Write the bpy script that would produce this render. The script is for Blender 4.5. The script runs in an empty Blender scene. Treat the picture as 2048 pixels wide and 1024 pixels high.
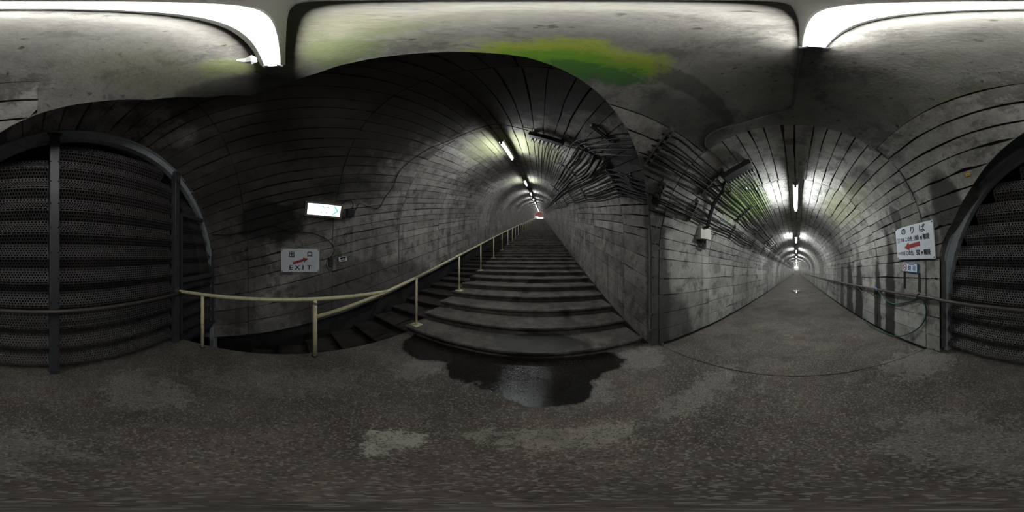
import bpy, math, random
from mathutils import Vector, Matrix, noise
random.seed(7)
R = math.radians
sc = bpy.context.scene
COL = sc.collection

# ------------------------------------------------------------------ camera, world, exposure
EYE = 1.5
cam = bpy.data.cameras.new('camera'); co = bpy.data.objects.new('camera', cam); COL.objects.link(co)
cam.type = 'PANO'
try:
    cam.panorama_type = 'EQUIRECTANGULAR'
except Exception:
    cam.cycles.panorama_type = 'EQUIRECTANGULAR'
cam.clip_start = 0.02; cam.clip_end = 400
co.location = (0, 0, EYE); co.rotation_euler = (R(90), 0, R(100.02))
sc.camera = co
w = bpy.data.worlds.new('world'); sc.world = w; w.use_nodes = True
w.node_tree.nodes['Background'].inputs[0].default_value = (0.5, 0.55, 0.6, 1)
w.node_tree.nodes['Background'].inputs[1].default_value = 0.004
vs = sc.view_settings
vs.view_transform = 'Standard'; vs.look = 'None'; vs.gamma = 1; vs.use_curve_mapping = False
vs.exposure = 0.2
LAMP_POWER = 215.0      # tubes in the two tunnels
JUNCTION_POWER = 58.0    # older tube above the landing
TUBE_COL = (0.93, 0.985, 1.0)
OLD_COL = (1.0, 0.985, 0.95)

# ------------------------------------------------------------------ tunnel geometry
# passage tunnel runs along +Y and falls gently; stair tunnel runs along X and climbs towards -X
HX, HR, HS, HY0 = -0.09, 1.79, 0.096, 1.67
SY, SR, SS = -0.88, 2.45, 0.255
def hzc(y): return 1.46 - HS * (y - HY0)
def szc(x): return 1.24 - SS * x
def hfloor(y): return 0.0 if y < 1.65 else -HS * (y - 1.65)
X1, TREAD = -2.04, 0.55
RISE = TREAD * SS
def sfloor(x): return (X1 - x) * SS
def hpt(y, p, off=0.0):
    """p = arc length from the crown (negative = left wall); off = distance inside the surface"""
    a = p / HR; q = math.pi / 2
    if abs(a) <= q:
        return Vector((HX + (HR - off) * math.sin(a), y, hzc(y) + (HR - off) * math.cos(a)))
    s = 1 if a > 0 else -1
    return Vector((HX + s * (HR - off), y, hzc(y) - (abs(p) - q * HR)))
def spt(x, p, off=0.0):
    """p = arc length from the crown (positive = right wall, towards +Y)"""
    a = p / SR; q = math.pi / 2
    if abs(a) <= q:
        return Vector((x, SY + (SR - off) * math.sin(a), szc(x) + (SR - off) * math.cos(a)))
    s = 1 if a > 0 else -1
    return Vector((x, SY + s * (SR - off), szc(x) - (abs(p) - q * SR)))
def hang(y, deg, off=0.0): return hpt(y, R(deg) * HR, off)
def sang(x, deg, off=0.0): return spt(x, R(deg) * SR, off)
def interp(tab, x):
    if x <= tab[0][0]: return tab[0][1]
    for (a, b), (c, d) in zip(tab, tab[1:]):
        if x <= c: return b + (d - b) * (x - a) / (c - a)
    return tab[-1][1]
# where the low junction vault ends under the larger stair vault (plan curve)
EDGE = [(-1.88, 1.52), (-1.7, 1.32), (-1.45, 1.02), (-1.28, .79), (-1.0, .38), (-.82, .14), (-.65, -.08), (-.44, -.51), (-.2, -.93),
        (0.0, -1.15), (.276, -1.285), (.6, -1.12), (.88, -.81), (1.05, -.4), (1.2, 0), (1.4, .5), (1.55, .86), (1.65, 1.14), (1.69, 1.34), (1.7, 1.40)]
def edge_y(x): return interp(EDGE, x)

# ------------------------------------------------------------------ materials
def new_mat(name):
    m = bpy.data.materials.new(name); m.use_nodes = True
    return m, m.node_tree, m.node_tree.nodes['Principled BSDF']
def N(nt, kind, **kw):
    n = nt.nodes.new(kind)
    for k, v in kw.items():
        if k == 'op': n.operation = v
        elif isinstance(k, str) and k.startswith('i'):
            n.inputs[int(k[1:])].default_value = v
    return n
def lk(nt, a, b): nt.links.new(a, b)
def mathn(nt, op, a, b=None, c=None, clamp=False):
    n = nt.nodes.new('ShaderNodeMath'); n.operation = op; n.use_clamp = clamp
    for i, v in enumerate((a, b, c)):
        if v is None: continue
        if isinstance(v, (int, float)): n.inputs[i].default_value = v
        else: lk(nt, v, n.inputs[i])
    return n.outputs[0]
def ramp(nt, val, lo, hi, a=0.0, b=1.0):
    n = nt.nodes.new('ShaderNodeMapRange'); n.interpolation_type = 'SMOOTHSTEP'
    lk(nt, val, n.inputs[0]); n.inputs[1].default_value = lo; n.inputs[2].default_value = hi
    n.inputs[3].default_value = a; n.inputs[4].default_value = b
    return n.outputs[0]
def mixc(nt, f, a, b):
    n = nt.nodes.new('ShaderNodeMix'); n.data_type = 'RGBA'
    if isinstance(f, (int, float)): n.inputs[0].default_value = f
    else: lk(nt, f, n.inputs[0])
    for i, v in ((6, a), (7, b)):
        if isinstance(v, tuple): n.inputs[i].default_value = (*v, 1)
        else: lk(nt, v, n.inputs[i])
    return n.outputs[2]
def noise_tex(nt, pos, scale, detail=4, rough=0.55, dist=0.0):
    n = nt.nodes.new('ShaderNodeTexNoise'); lk(nt, pos, n.inputs['Vector'])
    n.inputs['Scale'].default_value = scale; n.inputs['Detail'].default_value = detail
    n.inputs['Roughness'].default_value = rough; n.inputs['Distortion'].default_value = dist
    return n.outputs[0]
def ell(nt, pos, c, r, wob, amt=0.5, soft=0.3):
    """soft-edged blotch: 1 inside an ellipsoid whose border is broken up by noise"""
    v = nt.nodes.new('ShaderNodeVectorMath'); v.operation = 'SUBTRACT'; lk(nt, pos, v.inputs[0]); v.inputs[1].default_value = c
    d = nt.nodes.new('ShaderNodeVectorMath'); d.operation = 'DIVIDE'; lk(nt, v.outputs[0], d.inputs[0]); d.inputs[1].default_value = r
    l = nt.nodes.new('ShaderNodeVectorMath'); l.operation = 'LENGTH'; lk(nt, d.outputs[0], l.inputs[0])
    wv = mathn(nt, 'MULTIPLY_ADD', wob, amt * 2, -amt)
    return ramp(nt, mathn(nt, 'ADD', l.outputs['Value'], wv), 1 + soft, 1 - soft)
def vscale(nt, pos, s):
    v = nt.nodes.new('ShaderNodeVectorMath'); v.operation = 'MULTIPLY'; lk(nt, pos, v.inputs[0]); v.inputs[1].default_value = s
    return v.outputs[0]
def concrete(name, dark, light, moss=(), stains=(), pale=(), streak=0.5, pits=0.5, rough=0.85, bump=0.35, rnd=0.18, mossy=0.0, grime=0.6):
    m, nt, bs = new_mat(name)
    g = nt.nodes.new('ShaderNodeNewGeometry'); pos = g.outputs['Position']
    big = noise_tex(nt, pos, 0.9, 5, 0.6, 0.4)
    mid = noise_tex(nt, pos, 4.5, 8, 0.65)
    fine = noise_tex(nt, pos, 38, 5, 0.6)
    f = ramp(nt, mathn(nt, 'ADD', mathn(nt, 'MULTIPLY', big, 0.55), mathn(nt, 'MULTIPLY', mid, 0.45)), 0.34, 0.64)
    c = mixc(nt, f, dark, light)
    # vertical run-off streaks
    st = noise_tex(nt, vscale(nt, pos, (5, 5, 0.45)), 1.0, 5, 0.6)
    k = mathn(nt, 'MULTIPLY', ramp(nt, st, 0.5, 0.68), streak)
    c = mixc(nt, k, c, tuple(x * 0.3 for x in dark))
    # air holes and crumbs
    ph = noise_tex(nt, pos, 17, 2, 0.5)
    c = mixc(nt, mathn(nt, 'MULTIPLY', ramp(nt, ph, 0.66, 0.74), pits), c, tuple(x * 0.25 for x in dark))
    c = mixc(nt, mathn(nt, 'MULTIPLY', ramp(nt, fine, 0.35, 0.7), 0.22), c, tuple(min(1, x * 1.5) for x in light))
    gr = noise_tex(nt, pos, 2.8, 11, 0.78, 0.3)
    c = mixc(nt, mathn(nt, 'MULTIPLY', ramp(nt, gr, 0.51, 0.60), grime), c, tuple(x * 0.32 for x in dark))
    c = mixc(nt, mathn(nt, 'MULTIPLY', ramp(nt, noise_tex(nt, pos, 6.5, 8, 0.75), 0.60, 0.70), grime * .5), c, tuple(min(1, x * 1.35) for x in light))
    oi = nt.nodes.new('ShaderNodeObjectInfo')
    vr = mathn(nt, 'MULTIPLY_ADD', oi.outputs['Random'], rnd * 2, 1 - rnd)
    hs = nt.nodes.new('ShaderNodeHueSaturation'); lk(nt, vr, hs.inputs['Value']); lk(nt, c, hs.inputs['Color']); c = hs.outputs[0]
    wob = noise_tex(nt, pos, 2.3, 6, 0.65)
    for cc, rr, col, amt in pale:
        c = mixc(nt, mathn(nt, 'MULTIPLY', ell(nt, pos, cc, rr, wob, 0.7), amt), c, col)
    for cc, rr, col, amt in stains:
        c = mixc(nt, mathn(nt, 'MULTIPLY', ell(nt, pos, cc, rr, wob, 0.55, 0.18), amt), c, col)
    if mossy:
        mk = mathn(nt, 'MULTIPLY', ramp(nt, noise_tex(nt, pos, 1.6, 6, 0.7), 0.52, 0.72), mossy)
        c = mixc(nt, mk, c, (0.10, 0.13, 0.05))
    mw = noise_tex(nt, pos, 5.5, 10, 0.78, 0.5)
    for cc, rr, col, amt in moss:
        c = mixc(nt, mathn(nt, 'MULTIPLY', ell(nt, pos, cc, rr, mw, 1.5, 0.35), amt), c, col)
    lk(nt, c, bs.inputs['Base Color'])
    bs.inputs['Roughness'].default_value = rough
    bs.inputs['Specular IOR Level'].default_value = 0.3
    b = nt.nodes.new('ShaderNodeBump'); b.inputs['Strength'].default_value = bump; b.inputs['Distance'].default_value = 0.02
    hgt = mathn(nt, 'ADD', mathn(nt, 'MULTIPLY', mid, 0.7), mathn(nt, 'MULTIPLY', fine, 0.35))
    lk(nt, hgt, b.inputs['Height']); lk(nt, b.outputs[0], bs.inputs['Normal'])
    return m
def plain(name, col, rough=0.5, metal=0.0, wear=None, scale=30, amt=0.5, bump=0.0, spec=0.5):
    m, nt, bs = new_mat(name)
    bs.inputs['Roughness'].default_value = rough; bs.inputs['Metallic'].default_value = metal
    bs.inputs['Specular IOR Level'].default_value = spec
    bs.inputs['Base Color'].default_value = (*col, 1)
    tc = nt.nodes.new('ShaderNodeTexCoord')
    n = noise_tex(nt, tc.outputs['Object'], scale, 5, 0.6)
    if wear:
        c = mixc(nt, mathn(nt, 'MULTIPLY', ramp(nt, n, 0.5, 0.72), amt), col, wear)
        lk(nt, c, bs.inputs['Base Color'])
    if bump:
        b = nt.nodes.new('ShaderNodeBump'); b.inputs['Strength'].default_value = bump; b.inputs['Distance'].default_value = 0.01
        lk(nt, n, b.inputs['Height']); lk(nt, b.outputs[0], bs.inputs['Normal'])
    return m
def emit(name, col, strength):
    m, nt, bs = new_mat(name)
    bs.inputs['Base Color'].default_value = (*col, 1)
    bs.inputs['Emission Color'].default_value = (*col, 1); bs.inputs['Emission Strength'].default_value = strength
    return m

GREEN = (0.10, 0.24, 0.015); DGREEN = (0.03, 0.10, 0.025); OLIVE = (0.17, 0.18, 0.085); YGREEN = (0.24, 0.30, 0.03)
SOOT = (0.018, 0.016, 0.016)
M = {}
M['passage'] = concrete('passage board-marked concrete', (0.19, 0.183, 0.168), (0.40, 0.39, 0.36),
    moss=[((-1.15, 3.6, 2.75), (.5, 1.1, .45), (0.12, 0.20, 0.035), 0.8), ((1.1, 3.7, 2.7), (.45, 1.2, .45), OLIVE, 0.6)],
    stains=[((1.7, 2.62, 0.0), (.5, .17, 2.2), SOOT, 0.93), ((1.7, 3.12, 0.0), (.5, .15, 1.55), SOOT, 0.9),
            ((1.7, 4.2, -.2), (.5, .28, 1.75), SOOT, 0.9), ((1.7, 5.0, -.2), (.5, .3, 1.65), SOOT, 0.85), ((1.7, 5.9, -.2), (.5, .2, 1.3), SOOT, 0.75),
            ((1.55, 1.2, 2.05), (.4, .22, .5), (0.035, 0.032, 0.034), 0.85), ((1.62, 2.2, 2.15), (.3, .12, .25), SOOT, 0.7), ((.95, 2.6, 2.95), (.2, .5, .3), SOOT, 0.6),
            ((-1.88, 1.6, 0.3), (.25, .3, 2.0), (0.03, 0.029, 0.028), 0.8), ((-1.88, 2.0, 0.1), (.3, .5, .75), (0.05, 0.048, 0.045), 0.7),
            ((-1.5, 1.1, 2.3), (.5, .4, .5), (0.03, 0.028, 0.028), 0.8)],
    streak=0.45, mossy=0.0)
M['stair'] = concrete('stair tunnel board-marked concrete', (0.132, 0.119, 0.110), (0.325, 0.30, 0.28),
    moss=[((-3.9, -.7, 4.6), (1.1, 1.3, .5), OLIVE, 0.75), ((-8.6, -.8, 5.8), (1.2, 1.3, .5), OLIVE, 0.5)],
    stains=[((-.6, -1.0, 3.9), (2.2, 2.1, .9), (0.055, 0.049, 0.047), 0.9), ((.2, -2.4, 3.0), (2.4, .8, .85), (0.05, 0.045, 0.044), 0.75),
            ((.25, -3.1, 2.15), (.62, .5, .42), (0.012, 0.011, 0.011), 0.9), ((1.0, -3.3, 2.4), (.8, 1.0, 2.6), (0.04, 0.036, 0.036), 0.6),
            ((-2.2, 1.2, 2.9), (.6, .5, .6), (0.03, 0.028, 0.028), 0.85), ((-1.2, -3.0, 2.9), (.9, .3, .3), (0.02, 0.018, 0.018), 0.6),
            ((-2.3, -3.3, .6), (2.4, .3, .8), (0.04, 0.037, 0.035), 0.6), ((-1.9, 1.57, 1.2), (.18, .2, 2.4), (0.03, 0.029, 0.028), 0.7)],
    streak=0.55, pits=0.75, rnd=0.22)
M['plaster'] = concrete('junction vault plaster', (0.125, 0.122, 0.112), (0.215, 0.213, 0.195),
    moss=[((-.60, .12, 3.3), (.15, .40, .3), YGREEN, 0.9), ((-.70, .10, 3.25), (.13, .38, .3), GREEN, 0.9), ((-.78, .22, 3.2), (.10, .35, .3), DGREEN, 0.8), ((.62, -.55, 3.3), (.25, .35, .3), OLIVE, 0.25),
          ((-.22, -.62, 3.4), (.14, .3, .3), (0.09, 0.13, 0.05), 0.75), ((-.1, -.45, 3.45), (.2, .35, .3), OLIVE, 0.4), ((.25, -.8, 3.45), (.18, .12, .3), YGREEN, 0.35), ((.95, .55, 3.0), (.10, .3, .3), OLIVE, 0.6)],
    stains=[((.5, -1.15, 3.4), (.8, .22, .3), (0.04, 0.038, 0.038), 0.7), ((-.62, .85, 3.3), (.08, .7, .25), (0.045, 0.045, 0.042), 0.6),
            ((-1.0, 1.2, 3.0), (.5, .5, .4), (0.05, 0.048, 0.045), 0.6)],
    streak=0.0, pits=0.9, bump=0.6, rnd=0.0, mossy=0.22, grime=0.5)
M['groove'] = concrete('dark joint concrete', (0.02, 0.019, 0.018), (0.045, 0.042, 0.04), streak=0.2, rnd=0.0)
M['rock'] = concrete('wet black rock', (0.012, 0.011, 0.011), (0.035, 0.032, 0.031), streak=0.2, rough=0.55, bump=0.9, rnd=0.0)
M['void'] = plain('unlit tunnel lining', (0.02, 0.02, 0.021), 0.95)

def floor_mat():
    m, nt, bs = new_mat('worn landing concrete')
    g = nt.nodes.new('ShaderNodeNewGeometry'); pos = g.outputs['Position']
    big = noise_tex(nt, pos, 1.1, 6, 0.65, 0.5); fine = noise_tex(nt, pos, 60, 4, 0.7); mid = noise_tex(nt, pos, 9, 6, 0.7)
    c = mixc(nt, ramp(nt, big, 0.35, 0.65), (0.085, 0.070, 0.060), (0.182, 0.155, 0.134))
    c = mixc(nt, mathn(nt, 'MULTIPLY', ramp(nt, mid, 0.42, 0.62), 0.45), c, (0.115, 0.096, 0.084))
    vor = nt.nodes.new('ShaderNodeTexVoronoi'); lk(nt, pos, vor.inputs['Vector']); vor.inputs['Scale'].default_value = 95
    sepv = nt.nodes.new('ShaderNodeSeparateColor'); lk(nt, vor.outputs['Color'], sepv.inputs[0])
    pat = noise_tex(nt, pos, 2.2, 9, 0.78, 1.2)
    c = mixc(nt, mathn(nt, 'MULTIPLY', ramp(nt, pat, 0.6, 0.64), 0.45), c, (0.33, 0.31, 0.275))
    wob = noise_tex(nt, pos, 2.1, 5, 0.6)
    brk = noise_tex(nt, pos, 7, 9, 0.8, 0.6)
    for cc, rr, col, amt in [((-.42, -.55, 0), (.13, .13, 1), (0.50, 0.47, 0.40), .85), ((-.72, .12, 0), (.13, .4, 1), (0.40, 0.37, 0.31), .6), ((-1.35, .42, 0), (.22, .2, 1), (0.27, 0.265, 0.24), .6),
                             ((-1.5, -1.25, 0), (.4, .2, 1), (0.34, 0.32, 0.29), .5), ((1.05, -.9, 0), (.35, .3, 1), (0.36, 0.345, 0.31), .5), ((1.35, 1.45, 0), (.45, .35, 1), (0.36, 0.35, 0.32), .55), ((-1.7, 1.2, 0), (.3, .3, 1), (0.33, 0.32, 0.30), .5),
                             ((-.75, 1.2, 0), (.16, .5, 1), (0.34, 0.32, 0.28), .5), ((.6, .3, 0), (.3, .5, 1), (0.32, 0.30, 0.27), .4), ((.1, -1.5, 0), (.8, .25, 1), (0.30, 0.28, 0.26), .35)]:
        c = mixc(nt, mathn(nt, 'MULTIPLY', ell(nt, pos, cc, rr, brk, 2.2, .12), amt), c, col)
    c = mixc(nt, mathn(nt, 'MULTIPLY', ramp(nt, sepv.outputs[0], 0.6, 0.95), 0.5), c, (0.40, 0.375, 0.34))
    c = mixc(nt, mathn(nt, 'MULTIPLY', ramp(nt, sepv.outputs[1], 0.6, 0.95), 0.6), c, (0.05, 0.045, 0.04))
    c = mixc(nt, mathn(nt, 'MULTIPLY', ramp(nt, noise_tex(nt, pos, 3.2, 9, .75), .5, .62), .4), c, (0.075, 0.066, 0.058))
    wet = mathn(nt, 'MAXIMUM', mathn(nt, 'MAXIMUM', ell(nt, pos, (-1.95, -.15, 0), (.62, 1.15, 1), wob, .5, .06), ell(nt, pos, (-1.5, .05, 0), (.42, .42, 1), wob, .35, .06)),
                ell(nt, pos, (-2.0, -1.4, 0), (.5, .6, 1), wob, .5, .08))
    c = mixc(nt, mathn(nt, 'MULTIPLY', wet, 0.93), c, (0.006, 0.0055, 0.005))
    bs.inputs['Specular IOR Level'].default_value = 0.3
    lk(nt, c, bs.inputs['Base Color'])
    lk(nt, mathn(nt, 'MULTIPLY_ADD', wet, -0.78, 0.86), bs.inputs['Roughness'])
    b = nt.nodes.new('ShaderNodeBump'); lk(nt, mathn(nt, 'MULTIPLY_ADD', wet, -0.4, 0.55), b.inputs['Strength']); b.inputs['Distance'].default_value = 0.012
    lk(nt, mathn(nt, 'ADD', mathn(nt, 'MULTIPLY', fine, 0.6), mathn(nt, 'ADD', mid, mathn(nt, 'MULTIPLY', vor.outputs['Distance'], .6))), b.inputs['Height']); lk(nt, b.outputs[0], bs.inputs['Normal'])
    return m
M['floor'] = floor_mat()
def step_mat():
    m, nt, bs = new_mat('worn stair concrete')
    g = nt.nodes.new('ShaderNodeNewGeometry'); pos = g.outputs['Position']
    mid = noise_tex(nt, pos, 3.5, 7, 0.7); fine = noise_tex(nt, pos, 55, 4, 0.7); wob = noise_tex(nt, pos, 2.6, 5, 0.6)
    c = mixc(nt, ramp(nt, mid, 0.35, 0.65), (0.062, 0.053, 0.047), (0.165, 0.145, 0.128))
    c = mixc(nt, mathn(nt, 'MULTIPLY', ramp(nt, fine, 0.52, 0.7), 0.4), c, (0.34, 0.315, 0.29))
    up = nt.nodes.new('ShaderNodeSeparateXYZ'); lk(nt, g.outputs['True Normal'], up.inputs[0])
    wet = mathn(nt, 'MAXIMUM', ell(nt, pos, (-2.32, -.05, .14), (.32, .62, .5), wob, .5, .06), ramp(nt, noise_tex(nt, vscale(nt, pos, (.4, 1, .4)), 1.3, 4, .6), .58, .64))
    c = mixc(nt, mathn(nt, 'MULTIPLY', wet, 0.72), c, (0.013, 0.012, 0.011))
    lk(nt, c, bs.inputs['Base Color'])
    lk(nt, mathn(nt, 'MULTIPLY_ADD', wet, -0.5, 0.85), bs.inputs['Roughness'])
    b = nt.nodes.new('ShaderNodeBump'); b.inputs['Strength'].default_value = 0.5; b.inputs['Distance'].default_value = 0.012
    lk(nt, mathn(nt, 'ADD', fine, mid), b.inputs['Height']); lk(nt, b.outputs[0], bs.inputs['Normal'])
    return m
M['step'] = step_mat()
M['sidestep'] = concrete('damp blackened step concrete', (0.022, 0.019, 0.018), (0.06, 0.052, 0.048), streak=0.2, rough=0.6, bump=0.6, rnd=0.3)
M['cream'] = plain('chipped cream paint', (0.72, 0.66, 0.43), 0.4, 0, (0.18, 0.13, 0.07), 22, 0.45)
M['gate'] = plain('dark grey painted steel', (0.06, 0.063, 0.07), 0.5, 0.2, (0.04, 0.035, 0.032), 14, 0.6)
M['gateframe'] = plain('blue grey galvanised steel', (0.42, 0.46, 0.50), 0.5, 0.1, (0.16, 0.16, 0.16), 9, 0.6)
M['perf'] = plain('perforated dull steel', (0.058, 0.053, 0.053), 0.6, 0.0, (0.026, 0.023, 0.022), 20, 0.6)
M['pipe'] = plain('dark brown painted pipe', (0.07, 0.06, 0.055), 0.45, 0.1, (0.03, 0.028, 0.026), 12, 0.5)
M['black'] = plain('black cable sheath', (0.012, 0.012, 0.013), 0.6, spec=.25)
M['greycable'] = plain('grey cable sheath', (0.03, 0.03, 0.031), 0.65, spec=.25)
M['steel'] = plain('weathered galvanised steel', (0.13, 0.125, 0.12), 0.5, 0.5, (0.05, 0.04, 0.035), 40, 0.7)
M['conduit'] = plain('grey conduit', (0.12, 0.12, 0.118), 0.5, 0.2, (0.05, 0.045, 0.04), 20, 0.5)
M['ceramic'] = plain('glazed ceramic', (0.16, 0.155, 0.15), 0.25, 0, (0.03, 0.03, 0.03), 30, 0.7)
M['pale_ceramic'] = plain('white glazed ceramic', (0.6, 0.62, 0.66), 0.2)
M['terminal'] = plain('sooty terminal casing', (0.045, 0.045, 0.047), 0.6, 0, (0.02, 0.02, 0.02), 20, 0.5)
M['beige'] = plain('light beige box paint', (0.50, 0.49, 0.42), 0.45, 0, (0.38, 0.36, 0.30), 8, 0.3)
M['white'] = plain('white lamp enamel', (0.75, 0.76, 0.76), 0.4, 0, (0.5, 0.48, 0.44), 9, 0.3)
M['lampgrey'] = plain('grey lamp end cap', (0.12, 0.125, 0.13), 0.5)
M['tube'] = emit('lit fluorescent tube', TUBE_COL, LAMP_POWER)
M['old_tube'] = emit('lit older fluorescent tube', OLD_COL, JUNCTION_POWER)
M['enamel'] = plain('white enamel sign face', (0.80, 0.84, 0.90), 0.3, 0, (0.68, 0.71, 0.75), 5, 0.4)
M['ink'] = plain('black sign lettering', (0.012, 0.014, 0.02), 0.4)
M['red'] = plain('red sign paint', (0.36, 0.03, 0.025), 0.4, 0, (0.25, 0.03, 0.03), 12, 0.4)
M['blue'] = plain('blue sign print', (0.05, 0.16, 0.42), 0.4)
M['bolt'] = plain('rusty bolt', (0.03, 0.022, 0.018), 0.6, 0.3)
M['hose'] = plain('green rubber hose', (0.02, 0.09, 0.075), 0.4, 0, (0.015, 0.05, 0.045), 20, 0.5)
M['nozzle'] = plain('pale blue hose fitting', (0.25, 0.4, 0.85), 0.3)
M['yellow'] = plain('yellow sticker', (0.75, 0.48, 0.02), 0.5)
M['signbox'] = plain('weathered sign housing', (0.25, 0.24, 0.20), 0.5, 0, (0.12, 0.10, 0.08), 10, 0.5)
M['litface'] = emit('lit sign panel', (0.95, 1.0, 0.96), 1.5)
M['teal'] = emit('lit teal print', (0.05, 0.62, 0.58), 0.9)
M['paper'] = plain('white paper scrap', (0.85, 0.87, 0.88), 0.7)
M['box'] = plain('dark grey plastic', (0.035, 0.036, 0.045), 0.5)
M['gutter'] = plain('wet black gutter', (0.01, 0.0095, 0.009), 0.35, 0, (0.02, 0.02, 0.016), 10, 0.5, 0.3)
M['redwall'] = plain('brick red plaster', (0.72, 0.46, 0.41), 0.8, 0, (0.45, 0.2, 0.17), 3, 0.5)
M['daylight'] = emit('daylit glazing', (1.0, 0.95, 0.92), 14.0)
def water_mat():
    m, nt, bs = new_mat('still puddle water')
    bs.inputs['Base Color'].default_value = (0.03, 0.028, 0.026, 1); bs.inputs['Roughness'].default_value = 0.03
    tc = nt.nodes.new('ShaderNodeNewGeometry'); n = noise_tex(nt, tc.outputs['Position'], 6, 2)
    b = nt.nodes.new('ShaderNodeBump'); b.inputs['Strength'].default_value = 0.03; lk(nt, n, b.inputs['Height']); lk(nt, b.outputs[0], bs.inputs['Normal'])
    return m
M['water'] = water_mat()

# ------------------------------------------------------------------ mesh helpers
class MB:
    def __init__(s): s.v = []; s.f = []
    def add(s, vs, fs):
        o = len(s.v); s.v += [tuple(p) for p in vs]; s.f += [tuple(i + o for i in f) for f in fs]; return s
    def box(s, c, ax, ay, az):
        """oriented box: centre and three half-extent vectors"""
        c = Vector(c); ax = Vector(ax); ay = Vector(ay); az = Vector(az)
        vs = [c + ax * i + ay * j + az * k for i in (-1, 1) for j in (-1, 1) for k in (-1, 1)]
        return s.add(vs, [(0, 1, 3, 2), (4, 6, 7, 5), (0, 4, 5, 1), (2, 3, 7, 6), (0, 2, 6, 4), (1, 5, 7, 3)])
    def bevel_box(s, c, ax, ay, az, b):
        """box with the edges of its +az face chamfered by b"""
        c = Vector(c); ax = Vector(ax); ay = Vector(ay); az = Vector(az)
        vs = []
        lx, ly, lz = ax.length, ay.length, az.length
        for k, sh in ((-1, 0), (1 - b / lz, 0), (1, b)):
            for i, j in ((-1, -1), (1, -1), (1, 1), (-1, 1)):
                vs.append(c + ax * i * (1 - sh / lx) + ay * j * (1 - sh / ly) + az * k)
        fs = [(3, 2, 1, 0), (8, 9, 10, 11)]
        for r in (0, 4):
            for i in range(4): fs.append((r + i, r + (i + 1) % 4, r + 4 + (i + 1) % 4, r + 4 + i))
        return s.add(vs, fs)
    def tube(s, pts, r, n=8, cap=True):
        pts = [Vector(p) for p in pts]; rings = []; prev = None
        for i, p in enumerate(pts):
            t = (pts[min(i + 1, len(pts) - 1)] - pts[max(i - 1, 0)])
            if t.length < 1e-9: t = Vector((0, 0, 1))
            t.normalize()
            if prev is None:
                up = Vector((0, 0, 1)) if abs(t.z) < 0.9 else Vector((1, 0, 0))
                a = t.cross(up).normalized()
            else:
                a = (prev - t * prev.dot(t)).normalized()
            prev = a; b = t.cross(a)
            rr = r[i] if isinstance(r, (list, tuple)) else r
            rings.append([p + (a * math.cos(2 * math.pi * k / n) + b * math.sin(2 * math.pi * k / n)) * rr for k in range(n)])
        vs = [q for g in rings for q in g]; fs = []
        for i in range(len(rings) - 1):
            for k in range(n):
                fs.append((i * n + k, i * n + (k + 1) % n, (i + 1) * n + (k + 1) % n, (i + 1) * n + k))
        if cap:
            fs.append(tuple(range(n - 1, -1, -1))); o = (len(rings) - 1) * n; fs.append(tuple(o + k for k in range(n)))
        return s.add(vs, fs)
    def grid(s, fn, nu, nv, flip=False):
        vs = [fn(i / nu, j / nv) for i in range(nu + 1) for j in range(nv + 1)]
        fs = []
        for i in range(nu):
            for j in range(nv):
                a = i * (nv + 1) + j; q = (a, a + 1, a + nv + 2, a + nv + 1)
                fs.append(q[::-1] if flip else q)
        return s.add(vs, fs)
    def prism(s, poly, d):
        """extrude a polygon (list of vectors) along d"""
        n = len(poly); poly = [Vector(p) for p in poly]; d = Vector(d)
        return s.add(poly + [p + d for p in poly], [tuple(range(n - 1, -1, -1)), tuple(range(n, 2 * n))] + [(i, (i + 1) % n, n + (i + 1) % n, n + i) for i in range(n)])
    def mesh(s, name, mat, smooth=False):
        me = bpy.data.meshes.new(name); me.from_pydata(s.v, [], s.f); me.materials.append(mat); me.update()
        if smooth: me.polygons.foreach_set('use_smooth', [True] * len(me.polygons))
        return me
    def obj(s, name, mat, parent=None, smooth=False):
        return link(name, s.mesh(name, mat, smooth), parent)
def link(name, data, parent=None):
    o = bpy.data.objects.new(name, data); COL.objects.link(o)
    if parent: o.parent = parent
    return o
def tag(o, label=None, cat=None, group=None, kind=None):
    if label: o['label'] = label
    if cat: o['category'] = cat
    if group: o['group'] = group
    if kind: o['kind'] = kind
    return o
def thing(name, label, cat, loc=(0, 0, 0), group=None):
    o = link(name, None); o.location = loc; o.empty_display_size = 0.1
    return tag(o, label, cat, group)
def smooth_path(pts, n=6):
    pts = [Vector(p) for p in pts]; out = []
    P = [pts[0] * 2 - pts[1]] + pts + [pts[-1] * 2 - pts[-2]]
    for i in range(1, len(P) - 2):
        a, b, c, d = P[i - 1:i + 3]
        for k in range(n):
            t = k / n
            out.append(0.5 * ((2 * b) + (c - a) * t + (2 * a - 5 * b + 4 * c - d) * t * t + (3 * b - a - 3 * c + d) * t ** 3))
    out.append(pts[-1]); return out

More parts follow.
